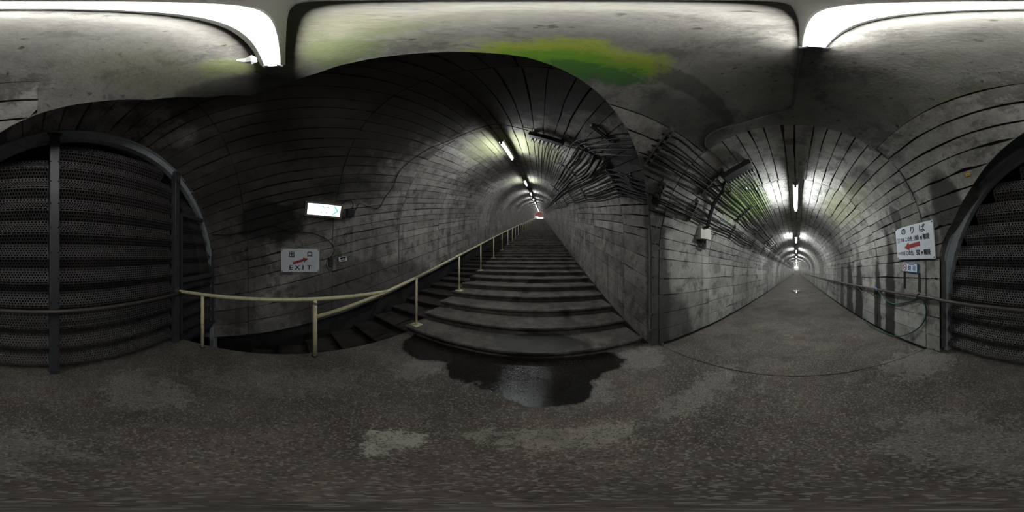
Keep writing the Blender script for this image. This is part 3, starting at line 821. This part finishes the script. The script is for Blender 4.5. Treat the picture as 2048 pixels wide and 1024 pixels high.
for q, (xa, xb) in enumerate(((-18.75, -34), (-34.5, -52), (-52.5, -72), (-72.5, -93))):
    t = thing('handrail', '%s separate length of cream handrail further up the stairs' % ORD[q + 1], 'handrail', (xa, RY, step_top(xa)), 'upper stair handrail lengths')
    b_ = MB(); b_.tube([(xa, RY, rail_z(xa) - .08), (xb, RY, rail_z(xb) - .04)], .022, 8); hpart(b_, 'sloping_rail', t)
    n = int((xa - xb) / 1.62)
    for k in range(n + 1): stair_post(t, xa - .05 - (xa - xb - .1) * k / n)

# ------------------------------------------------------------------ cables
def cable(name, pts, r, mat, label, group, n=6, seg=4, cat='cable'):
    mb = MB(); mb.tube(smooth_path(pts, seg), r, n)
    o = mb.obj(name, mat, None, True); return tag(o, label, cat, group)
RANK = ['highest', 'second highest', 'middle', 'second lowest', 'lowest']
UP_H = [-(35.5 + 3.0 * i) for i in range(5)]; UP_S = [37.5 + 2.7 * i for i in range(5)]
LO_H = [-(55.5 + 2.1 * i) for i in range(5)]; LO_S = [58.0 + 2.6 * i for i in range(5)]
HRACK_U = [1.1, 2.14, 3.75, 5.4, 7.2, 9.0, 10.8, 12.6]; HRACK_L = [1.44, 2.18, 3.85, 5.8, 7.6, 9.4, 11.2, 13]
SRACK_U = [-2.7, -4.4, -6.2, -8.0, -9.8, -11.6]; SRACK_L = [-2.65, -4.75, -6.5, -8.3, -10.2, -12]
def cable_run(i, HA, SA, hr_, sr_, mid, r):
    rnd = random.Random(i * 13 + len(mid) + int(HA[0]))
    pts = []
    x = -46
    while x < -13: pts.append(sang(x, SA[i] + rnd.uniform(-.4, .4), .05)); x += 4
    for a in sorted(sr_):
        if pts: 
            pm = (Vector(pts[-1]) + sang(a, SA[i], .06)) / 2; pm.z -= .006 + rnd.uniform(0, .02)
            if a > -12: pts.append(pm)
        pts.append(sang(a, SA[i], .065))
    for m_ in mid: pts.append(m_)
    last = None
    for a in hr_:
        q = hang(a, HA[i], .065)
        if last is not None:
            pm = (last + q) / 2; pm.z -= .008 + rnd.uniform(0, .035); pm.x += .01; pts.append(pm)
        pts.append(q); last = q
    y = 16
    while y < 56: pts.append(hang(y, HA[i] + rnd.uniform(-.4, .4), .05)); y += 4
    return pts
for i in range(5):
    a = sang(SRACK_U[0], UP_S[i], .065); b = hang(HRACK_U[0], UP_H[i], .065)
    f = lambda t, dz: a.lerp(b, t) + Vector((.02 * i, .02 - .03 * i, dz))
    mid = [f(.33, .03 - .02 * i), f(.66, .05 - .03 * i)]
    cable('cable', cable_run(i, UP_H, UP_S, HRACK_U, SRACK_U, mid, 0), [.013, .012, .016, .014, .012][i], M['black'],
          '%s black cable on the upper brackets sweeping round the corner between tunnels' % RANK[i], 'cables on the upper brackets')
for i in range(5):
    e = sang(-2.15, 64 + 2.0 * i, .07)
    b = hang(HRACK_L[0], LO_H[i], .065)
    mid = [e, e.lerp(b, .55) + Vector((0, -.03, -.03))]
    cable('cable', cable_run(i, LO_H, LO_S, HRACK_L, SRACK_L, mid, 0), [.012, .014, .011, .015, .012][i], M['greycable'] if i % 2 else M['black'],
          '%s dark cable on the lower brackets round the corner between tunnels' % RANK[i], 'cables on the lower brackets')
# extra pair of stout conduits in the stair tunnel
for i, (pa, r) in enumerate(((52, .034), (55.5, .028))):
    pts = [sang(-2.55, pa - 3, .10), sang(-3.1, pa, .12), sang(-3.9, pa + 1, .07), sang(-5, pa - 1.5, .10), sang(-6.3, pa - 1, .06), sang(-8, pa - 2, .05), sang(-12, pa - 2, .05), sang(-30, pa - 2, .05)]
    cable('flexible_conduit', pts, r, M['greycable'], 'stout grey conduit wavering up the right side of the stair vault', 'stout conduits in the stair tunnel', 8, 5, 'conduit')
# sagging lines from the lower stair bracket to the corner
for i in range(3):
    pts = [sang(-4.75, 66 + 2 * i, .06), sang(-3.7, 68 + 2 * i, .05), sang(-2.65, 66 + 2 * i, .09), sang(-2.15, 70 + 1.2 * i, .12), hang(1.44, -62 - i, .10), hang(2.18, -62 - i, .085)]
    cable('cable', pts, .010, M['black'], '%s thin black cable looping between the small corner brackets' % ('upper', 'middle', 'lower')[i], 'thin corner cables', 6, 6)

def bracket(surf, s, a0, a1, angs, label, group, name='cable_bracket', wd=.022):
    """channel standing across the cables with a clamp for every one of them"""
    p0, p1 = surf(s, a0, .025), surf(s, a1, .025); c = (p0 + p1) / 2
    t = thing(name, label, 'bracket', c, group)
    ax = (p1 - p0) / 2; along = (surf(s + .01, a0, .025) - p0).normalized(); nrm = ax.normalized().cross(along).normalized()
    inn = surf(s, (a0 + a1) / 2, .2) - surf(s, (a0 + a1) / 2, 0)
    if nrm.dot(inn) < 0: nrm = -nrm
    mb = MB()
    for sgn in (-1, 1): mb.box(nrm * .01 + along * sgn * wd, ax, along * .004, nrm * .018)
    mb.box(-nrm * .006, ax, along * wd, nrm * .004)
    for e in (-1, 1): mb.box(ax * e * 1.04 - nrm * .01, ax.normalized() * .03, along * (wd + .008), nrm * .006)
    mb.obj('channel', M['steel'], t)
    for a in angs:
        q = surf(s, a, .06) - c; mb = MB()
        mb.box(q, ax.normalized() * .006, along * .018, nrm * .03); mb.box(q + ax.normalized() * .02, ax.normalized() * .004, along * .018, nrm * .03)
        mb.box(q + nrm * .026 + ax.normalized() * .01, ax.normalized() * .016, along * .014, nrm * .005)
        mb.obj('clamp', M['steel'], t)
    return t
for k, y in enumerate(HRACK_U): bracket(hang, y, -33.5, -50, UP_H, '%s upper cable bracket along the passage counted from the corner' % ORD[k], 'upper passage brackets')
for k, y in enumerate(HRACK_L): bracket(hang, y, -54, -66, LO_H, '%s lower cable bracket along the passage counted from the corner' % ORD[k], 'lower passage brackets', wd=.014)
for k, x in enumerate(SRACK_U): bracket(sang, x, 34, 51, UP_S, '%s upper cable bracket up the stair tunnel counted from the corner' % ORD[k], 'upper stair brackets')
for k, x in enumerate(SRACK_L): bracket(sang, x, 56.5, 70.5, LO_S, '%s lower cable bracket up the stair tunnel counted from the corner' % ORD[k], 'lower stair brackets', wd=.014)
bracket(sang, -2.13, 64, 73, [64 + 2 * i for i in range(5)], 'small cable bracket just above the corner pier', 'lower stair brackets', wd=.014)
bracket(sang, -1.98, 39, 48, [], 'bare rusty bracket under the rim of the junction vault', 'upper stair brackets')

def terminal(surf, s, a0, a1, n, dirsign, label, mat_extra):
    """insulated terminal casing with a row of ceramic strain insulators, each holding a line wire"""
    p0, p1 = surf(s, a0, .09), surf(s, a1, .09); c = (p0 + p1) / 2
    t = thing('terminal_box', label, 'terminal box', c)
    ax = (p1 - p0) / 2; along = (surf(s + .1 * dirsign, a0, .09) - p0).normalized(); nrm = along.cross(ax.normalized()).normalized()
    inn = surf(s, (a0 + a1) / 2, .2) - surf(s, (a0 + a1) / 2, 0)
    if nrm.dot(inn) < 0: nrm = -nrm
    mb = MB(); mb.bevel_box(Vector((0, 0, 0)), ax * 1.06, along * .085, nrm * .045, .012); mb.obj('casing', M['terminal'], t)
    for e in (-.85, .85):
        mb = MB(); mb.box(ax * e - nrm * .07, ax.normalized() * .02, along * .06, nrm * .05); mb.obj('mounting_foot', M['steel'], t)
    wires = []
    for k in range(n):
        f = -1 + 2 * (k + .5) / n; q = ax * f + along * .09
        mb = MB(); prof = []
        for j in range(7): prof.append(q + along * (.02 * j) + nrm * (.004 * j))
        mb.tube(prof, [.010, .024, .014, .026, .014, .022, .008], 8); ins = mb.obj('insulator', M['ceramic'], t, True)
        mb = MB(); mb.tube(smooth_path([q + along * .02, q - nrm * .03 + along * .07 + nrm * .10, q + along * .12 + nrm * .09, q + along * .14 + nrm * .02], 4), .004, 5); mb.obj('jumper_loop', M['black'], t, True)
        wires.append((a0 + (a1 - a0) * (f + 1) / 2, c + q + along * .12))
    return t, wires
t, wr = terminal(hang, 2.27, -35, -19.5, 9, 1, 'sooty terminal box with nine insulators on the passage vault', None)
for k, (a, q) in enumerate(wr):
    pts = [q, hang(3.0, a, .05), hang(4.6, a, .045), hang(8, a, .04), hang(16, a, .04), hang(30, a, .04), hang(50, a, .04)]
    cable('line_wire', pts, .0055, M['black'], '%s line wire from the wall end of the passage terminal box' % ORD[k], 'line wires in the passage', 5, 3, 'wire')
for k in (3, 4, 6):
    a, q = wr[k]; yy_ = 2.75 + .12 * k * .5; c = hang(yy_, a, .052); mb = MB()
    mb.tube([c + Vector((0, -.05, .004)), c + Vector((0, -.02, .002)), c + Vector((0, .02, -.002)), c + Vector((0, .05, -.004))], [.008, .017, .017, .008], 8)
    tag(mb.obj('line_insulator', M['pale_ceramic'], None, True), 'small white ceramic insulator threaded on a line wire near the terminal box', 'insulator', 'white line insulators')
t, wr = terminal(sang, -2.98, 17, 33, 8, -1, 'sooty terminal box with eight insulators high in the stair vault', None)
for k, (a, q) in enumerate(wr):
    pts = [q, sang(-3.8, a, .05), sang(-5.6, a, .045), sang(-9, a, .04), sang(-18, a, .04), sang(-40, a, .04)]
    cable('line_wire', pts, .0055, M['black'], '%s line wire from the crown end of the stair terminal box' % ORD[k], 'line wires in the stair tunnel', 5, 3, 'wire')
cable('cable', [sang(-3.0, 33, .10), sang(-2.9, 37, .14), sang(-2.75, 42, .11), sang(-2.7, 46, .07)], .012, M['black'], 'short black tail from the stair terminal box to the nearest bracket', None)
# grey conduit from the overhead lamp to the passage terminal box
cd = [(.03, .55, 3.355), (.015, .72, hpt(.72, 0).z - .02), (-.02, 1.24, hpt(1.24, 0).z - .02)] + [hang(y, a, .02) for y, a in ((1.38, 1.0), (1.45, -4), (1.48, -9), (1.5, -15), (1.455, -23.5), (1.48, -28), (1.55, -30.2), (1.62, -30.6), (1.83, -30.5), (2.13, -30.6))]
mb = MB(); mb.tube(smooth_path(cd, 5), .0095, 8); cdo = mb.obj('conduit', M['conduit'], None, True)
tag(cdo, 'thin grey conduit bending across the vault from overhead lamp to terminal box', 'conduit')
for y, a in ((1.38, 1.0), (1.49, -11), (1.455, -23.5), (1.6, -30.5)):
    mb = MB(); q = hang(y, a, .015); mb.box(q, (.022, 0, 0), (0, .022, 0), (0, 0, .006)); mb.box(q, (.012, 0, 0), (0, .012, 0), (0, 0, .018)); mb.obj('saddle_clip', M['steel'], cdo)
# thick feeder drop to the beige box
for k in range(3):
    pts = [hang(2.30, -35 - 1.5 * k, .10), hang(2.36 + .03 * k, -40, .15), hang(2.45 + .02 * k, -44, .11), hang(2.5 + .03 * k, -50, .085), hang(2.58 + .03 * k, -58, .095), hang(2.63 + .03 * k, -66, .10), (-1.80, 2.66 + .03 * k, 2.12)]
    cable('feeder_cable', pts, .015, M['black'], 'thick black feeder cable dropping from the terminal box to the beige box', 'feeder cables', 8, 5)
cable('feeder_cable', [hang(2.14, -46, .07), hang(2.3, -40, .10), hang(2.42, -36.5, .13), hang(2.62, -37, .10), hang(2.66, -40, .06)], .013, M['black'], 'black cable stub curling across the feeder cables', None, 8)

# ------------------------------------------------------------------ beige box
bx_ = thing('junction_box', 'beige steel box with hanging cable loops on the passage wall', 'junction box', (-1.79, 2.73, 1.83))
mb = MB(); mb.bevel_box((0, 0, .165), (0, .195, 0), (0, 0, .165), (.09, 0, 0), .008); mb.obj('body', M['beige'], bx_)
mb = MB(); mb.bevel_box((.096, 0, .165), (0, .19, 0), (0, 0, .16), (.006, 0, 0), .003); mb.obj('cover', M['beige'], bx_)
for z in (.06, .17, .29):
    mb = MB(); mb.box((.02, -.198, z), (.012, 0, 0), (0, .004, 0), (0, 0, .009)); mb.obj('latch', M['bolt'], bx_)
mb = MB(); mb.box((-.115, 0, .165), (.03, 0, 0), (0, .12, 0), (0, 0, .1)); mb.obj('mounting_plate', M['steel'], bx_)
for k in range(5):
    y = -.14 + .05 * k; rr = .10 + .02 * k
    mb = MB(); mb.tube(smooth_path([(-.01, y, .0), (-.01, y + .0, -.07), (-.005, y + .04, -.13 - .01 * k), (.0, .02 + .02 * k, -.165 - .008 * k), (-.0, .10 + .012 * k, -.13), (-.01, .145 + .006 * k, -.06), (-.02, .15 + .006 * k, .0)], 5), .010, 8); mb.obj('cable_loop', M['black'], bx_, True)

# ------------------------------------------------------------------ signs
def basis(o, right, up):
    right = Vector(right).normalized(); up = Vector(up); up = (up - right * up.dot(right)).normalized(); n = right.cross(up)
    return Matrix.Translation(o) @ Matrix((right, up, n)).transposed().to_4x4()
def text_mesh(s, size, mat, bold=0.0, sx=1.0):
    cu = bpy.data.curves.new('text', 'FONT'); cu.body = s; cu.size = size; cu.align_x = 'CENTER'; cu.align_y = 'CENTER'; cu.extrude = .0006
    ob = bpy.data.objects.new('text', cu); COL.objects.link(ob)
    dg = bpy.context.evaluated_depsgraph_get(); me = bpy.data.meshes.new_from_object(ob.evaluated_get(dg)); bpy.data.objects.remove(ob); bpy.data.curves.remove(cu)
    if len(me.vertices):
        cx = [v.co.x for v in me.vertices]; cy = [v.co.y for v in me.vertices]
        mx, my = (min(cx) + max(cx)) / 2, (min(cy) + max(cy)) / 2
        for v in me.vertices: v.co.x = (v.co.x - mx) * sx; v.co.y -= my
    if bold:      # heavier stroke: the glyph repeated with tiny shifts
        V = [v.co.copy() for v in me.vertices]; F = [tuple(p.vertices) for p in me.polygons]; mb = MB()
        for k in range(7):
            d = Vector((math.cos(k * math.pi / 3), math.sin(k * math.pi / 3), 0)) * (bold if k else 0) + Vector((0, 0, .00004 * k))
            mb.add([v + d for v in V], F)
        bpy.data.meshes.remove(me); return mb.mesh('text', mat)
    me.materials.clear(); me.materials.append(mat); return me
def put_text(parent, s, x, y, size, mat=None, bold=0.0, sx=1.0, z=.0085, name='lettering'):
    o = link(name, text_mesh(s, size, mat or M['ink'], bold, sx), parent); o.location = (x, y, z); return o
def flat(parent, name, pts, mat, z=.008, th=.0012):
    mb = MB(); mb.prism([Vector((x, y, z)) for x, y in pts], (0, 0, th)); return mb.obj(name, mat, parent)
def sign_plate(name, mtx, wd, ht, label, mat, cat='sign', bolts=True, th=.008):
    t = thing(name, label, cat); t.matrix_world = mtx
    mb = MB(); mb.bevel_box((0, 0, 0), (wd / 2, 0, 0), (0, ht / 2, 0), (0, 0, th), .004); mb.obj('plate', mat, t)
    if bolts:
        for sx in (-1, 1):
            for sy in (-1, 1):
                mb = MB(); mb.tube([(sx * (wd / 2 - .022), sy * (ht / 2 - .022), th - .002), (sx * (wd / 2 - .022), sy * (ht / 2 - .022), th + .004)], [.013, .009], 8); mb.obj('bolt', M['bolt'], t)
    return t
def arrow(parent, x, y, ln, ang, wd, mat):
    c, s = math.cos(ang), math.sin(ang)
    P = [(-ln / 2, -wd / 2), (ln * .18, -wd / 2), (ln * .18, -wd * 1.05), (ln / 2, 0), (ln * .18, wd * 1.05), (ln * .18, wd / 2), (-ln / 2, wd / 2)]
    return flat(parent, 'arrow', [(x + a * c - b * s, y + a * s + b * c) for a, b in P], mat, .0082)
# exit sign on the left wall of the stair tunnel (faces +Y; its right is -X)
es = sign_plate('exit_sign', basis((-.32, SY - SR + .05, 1.41), (-1, 0, 0), (0, .06, 1)), .78, .475, 'white enamel exit sign with red arrow on the dark wall', M['enamel'])
put_text(es, '出', -.175, .125, .13, None, .004); put_text(es, '口', .19, .125, .12, None, .004)
for i, ch in enumerate('EXIT'): put_text(es, ch, -.19 + (0, .13, .245, .37)[i], -.145, .125, None, .004, 1.15)
arrow(es, .005, -.01, .33, R(17), .05, M['red'])
# lit exit box leaning with the wall above it
la = R(-66); cpt = Vector((-.755, -3.06, 2.42)); upv = Vector((0, .40, .92))
lb = thing('lit_exit_sign', 'glowing white exit box with teal arrow leaning from the wall', 'sign'); lb.matrix_world = basis(cpt, (-1, 0, -.03), upv)
mb = MB(); mb.bevel_box((0, 0, -.03), (.37, 0, 0), (0, .145, 0), (0, 0, .06), .006); mb.obj('housing', M['signbox'], lb)
mb = MB(); mb.box((0, 0, .031), (.325, 0, 0), (0, .110, 0), (0, 0, .003)); mb.obj('lit_panel', M['litface'], lb)
mb = MB()
for sx in (-1, 1): mb.box((sx * .348, 0, .038), (.022, 0, 0), (0, .145, 0), (0, 0, .010))
for sy in (-1, 1): mb.box((0, sy * .128, .038), (.326, 0, 0), (0, .017, 0), (0, 0, .010))
mb.obj('bezel', M['signbox'], lb)
flat(lb, 'chevron', [(.18, .085), (.215, .085), (.285, 0), (.19, -.085), (.155, -.085), (.25, 0)], M['teal'], .035)
for x, y in ((-.03, .06), (.07, .06), (-.05, -.05), (.05, -.05)): flat(lb, 'print_trace', [(x - .016, y - .012), (x + .016, y - .012), (x + .016, y + .012), (x - .016, y + .012)], M['teal'], .035)
for sx in (-.2, .2):
    mb = MB(); mb.box((sx, -.02, -.12), (.03, 0, 0), (0, .03, 0), (0, 0, .05)); mb.obj('standoff', M['steel'], lb)
# platform sign on the passage wall (faces -X; its right is -Y)
ps = sign_plate('platform_sign', basis((1.635, 1.88, 1.715), (0, -1, .03), (-.08, 0, 1)), .87, .53, 'large white platform sign with red arrow beside the gate', M['enamel'])
for i, ch in enumerate('のりば'): put_text(ps, ch, -.21 + .215 * i, .185, .125, None, .004)
for yy_, d in ((.055, '100'), (-.165, '50')):
    put_text(ps, 'この先', -.09, yy_, .078, None, .003, .75); put_text(ps, d, .085 if d == '100' else .10, yy_, .105, None, .004, .75)
    put_text(ps, 'M', .185, yy_ - .01, .075, None, .004, .75); put_text(ps, '階段', .29, yy_, .083, None, .004, .8)
    flat(ps, 'patch', [(-.40, yy_ - .05), (-.20, yy_ - .05), (-.20, yy_ + .055), (-.40, yy_ + .055)], M['enamel'], .008, .002)
    put_text(ps, '方面', -.255, yy_, .068, None, .001, .75, .0105)
put_text(ps, '富山', -.355, .075, .042, None, 0, .9, .0105); put_text(ps, '金沢', -.355, .03, .042, None, 0, .9, .0105); put_text(ps, '直江津', -.352, -.165, .05, None, 0, .65, .0105)
arrow(ps, -.03, -.055, .37, R(180 + 6), .065, M['red'])
# no-smoking sign below it
ns_ = sign_plate('no_smoking_sign', basis((1.665, 2.0, 1.315), (0, -1, 0), (0, 0, 1)), .38, .145, 'small blue-edged no smoking sign under the platform sign', M['blue'], 'sign', False, .006)
flat(ns_, 'face', [(-.18, -.062), (.18, -.062), (.18, .062), (-.18, .062)], M['enamel'], .006)
mb = MB(); mb.tube([Vector((-.115 + .047 * math.cos(a / 20 * 6.2832), .0 + .047 * math.sin(a / 20 * 6.2832), .008)) for a in range(21)], .006, 6, False); mb.obj('red_ring', M['red'], ns_)
flat(ns_, 'red_bar', [(-.152, .028), (-.143, .036), (-.078, -.028), (-.087, -.036)], M['red'], .0085)
flat(ns_, 'cigarette_print', [(-.14, -.012), (-.09, -.012), (-.09, .0), (-.14, .0)], M['blue'], .0072); flat(ns_, 'smoke_print', [(-.098, .005), (-.092, .005), (-.09, .022), (-.098, .022)], M['blue'], .0072)
put_text(ns_, '終', .01, -.005, .085, M['blue'], .003, .9); put_text(ns_, '日', .115, -.005, .082, M['blue'], .003, .9)
flat(ns_, 'red_caption', [(-.02, .045), (.12, .045), (.12, .055), (-.02, .055)], M['red'], .0075)
# sticker, plate, outlet, switch box
q = hang(.83, 60.5, .018); n_ = (Vector((HX, .83, hzc(.83))) - q).normalized()
st_ = thing('sticker', 'tiny yellow sticker on the boards above the gate arch', 'sticker'); st_.matrix_world = basis(q, (0, -1, 0), Vector((-n_.z, 0, n_.x)) if n_.x > 0 else Vector((n_.z, 0, -n_.x)))
mb = MB(); mb.box((0, 0, 0), (.024, 0, 0), (0, .016, 0), (0, 0, .0015)); mb.obj('sheet', M['yellow'], st_); flat(st_, 'print', [(-.012, -.003), (.012, -.003), (.012, .003), (-.012, .003)], M['bolt'], .0018, .0006)
sp = sign_plate('number_plate', basis((-1.235, SY - SR + .03, 1.435), (-1, 0, .14), (0, 0, 1)), .19, .105, 'small worn black and white plate beside the outlet', M['enamel'], 'plate', False, .005)
for a in ([(-.07, .005), (.075, .02), (.08, .045), (-.06, .04)], [(-.06, -.035), (.06, -.028), (.055, -.012), (-.05, -.018)], [(-.075, .01), (-.05, -.005), (-.01, .0), (-.01, .02)], [(.02, .0), (.06, .005), (.065, .02), (.03, .02)]): flat(sp, 'worn_print', a, M['ink'], .005)
ol = thing('power_outlet', 'double power outlet with looped wire beside the exit sign', 'outlet', (-.965, SY - SR + .035, 1.37))
mb = MB(); mb.bevel_box((0, 0, 0), (-.045, 0, 0), (0, 0, .095), (0, .03, 0), .006); mb.obj('cover', M['box'], ol)
for z in (-.035, .035):
    mb = MB(); mb.tube([(0, .028, z), (0, .036, z)], [.026, .024], 12); mb.obj('socket', M['bolt'], ol)
sw = thing('cable_box', 'dark grey cable box beside the glowing exit sign', 'box'); sw.matrix_world = basis((-1.34, -3.13, 2.42), (-1, 0, .02), (0, .37, .93))
mb = MB(); mb.bevel_box((0, 0, 0), (.085, 0, 0), (0, .085, 0), (0, 0, .04), .012); mb.obj('casing', M['box'], sw); mb = MB(); mb.bevel_box((0, 0, .042), (.078, 0, 0), (0, .078, 0), (0, 0, .004), .003); mb.obj('lid', M['box'], sw)
def swall(x, z, off=.02):
    zc = szc(x)
    if z > zc: return Vector((x, SY - math.sqrt(max(.01, (SR - off) ** 2 - (z - zc) ** 2)), z))
    return Vector((x, SY - SR + off, z))
cable('wire', [swall(x, z, .03) for x, z in ((-1.10, 2.56), (-1.2, 2.65), (-1.31, 2.67), (-1.38, 2.60), (-1.38, 2.52))], .008, M['black'], 'short black lead arching from the glowing sign to the cable box', None, 6, 5, 'wire')
wl = [(-1.46, 2.50), (-1.5, 2.62), (-1.58, 2.65), (-1.75, 2.62), (-2.0, 2.62), (-2.1, 2.7), (-2.16, 2.92), (-2.28, 3.16), (-2.26, 3.52)]
wp = [swall(x, z, .025) for x, z in wl] + [sang(-2.48, -30.5, .03), sang(-2.68, -19, .03), sang(-2.62, -1.8, .03), sang(-2.62, 5, .03), sang(-2.85, 16, .05)]
cable('wire', wp, .008, M['black'], 'black wire climbing from the cable box over the stair vault', None, 6, 5, 'wire')
wp = [swall(x, z, .03) for x, z in ((1.45, 1.94), (1.1, 1.93), (.68, 1.98), (.4, 2.06), (.23, 2.09), (0, 2.02), (-.31, 1.97), (-.55, 1.96), (-.84, 1.86), (-1.0, 1.72), (-1.04, 1.60), (-.98, 1.5), (-.95, 1.46))]
cable('wire', wp, .008, M['black'], 'black wire sagging from the gate across the dark wall to the outlet', None, 6, 5, 'wire')
cable('wire', [swall(x, z, .03) for x, z in ((-.92, 1.45), (-.87, 1.36), (-.88, 1.26), (-.95, 1.20), (-1.0, 1.24), (-1.0, 1.28))], .006, M['black'], 'small wire loop hanging under the power outlet', None, 6, 5, 'wire')
mb = MB(); mb.tube(smooth_path([(-2.05, -3.0, .60), (-1.9, -2.95, .42), (-1.7, -2.9, .16), (-1.66, -2.89, .1)], 4), .028, 8)
tag(mb.obj('drain_pipe', M['black'], None, True), 'short black drain pipe slanting down onto the side steps', 'pipe')

# ------------------------------------------------------------------ hose, puddle, wall wires
hx_ = HX + HR - .03
def hw_(y, z, o=.0): return (hx_ - o, y, z)
hs = thing('garden_hose', 'green hose looping down the passage wall below the pipe rail', 'hose', hw_(2.6, hfloor(2.6)))
mb = MB(); mb.tube(smooth_path([hw_(2.98, .80, .07), hw_(2.75, .66, .03), hw_(2.5, .60, .01), hw_(2.2, .68), hw_(1.95, .78), hw_(1.78, .86, .02), hw_(1.68, .84, .02), hw_(1.635, .70), hw_(1.66, .55), hw_(1.78, .36), hw_(2.0, .16, .03), hw_(2.3, .02 + hfloor(2.3) + .04, .06), hw_(2.75, hfloor(2.75) + .02, .10), hw_(3.2, hfloor(3.2) + .015, .10), hw_(3.5, hfloor(3.5) + .015, .06), hw_(3.62, hfloor(3.62) + .04, .03), hw_(3.75, hfloor(3.75) + .05, .02), hw_(3.9, hfloor(3.9) + .02, .02)], 5), .0115, 8)
rel(mb, hs, 'hose_tube', M['hose'])
mb = MB(); mb.tube([hw_(2.97, .795, .07), hw_(3.03, .83, .075)], [.017, .014], 8); rel(mb, hs, 'fitting', M['nozzle'])
pts = [hw_(3.03, .83, .075)]
y = 3.2
while y < 8.5:
    pts.append(hw_(y, hfloor(y) + .88 - (.09 if len(pts) % 2 else .0) - .02, .03)); y += .32
pts += [hw_(8.7, hfloor(8.7) + .6), hw_(8.8, hfloor(8.8) + .3)]
cable('water_line', pts, .011, M['pipe'], 'dark water line tied in waves under the passage pipe rail', None, 6, 4, 'pipe')
for y, z1 in ((2.16, 1.24), (1.80, 1.24)):
    mb = MB(); mb.box((hx_ + .02, y, (z1 + .95) / 2), (.012, 0, 0), (0, .02, 0), (0, 0, (z1 - .95) / 2))
    tag(mb.obj('support_strap', M['bolt']), 'narrow rusty strap between the no smoking sign and the pipe rail', 'strap', 'rusty straps under the sign')
def puddle(c, rx, ry, label, seed):
    mb = MB(); n = 28; y0 = c[1]; vs = [(c[0], y0, hfloor(y0) + .004)]
    for k in range(n):
        a = 2 * math.pi * k / n; f = 1 + .28 * noise.noise((math.cos(a) * 1.5 + seed, math.sin(a) * 1.5, seed))
        y = y0 + ry * f * math.sin(a); vs.append((c[0] + rx * f * math.cos(a), y, hfloor(y) + .004))
    mb.add(vs, [(0, 1 + k, 1 + (k + 1) % n) for k in range(n)])
    o = mb.obj('puddle', M['water']); tag(o, label, 'puddle'); return o
puddle((-.02, 10.9, 0), .33, .75, 'small bright puddle lying in the middle of the passage floor', 2.0)
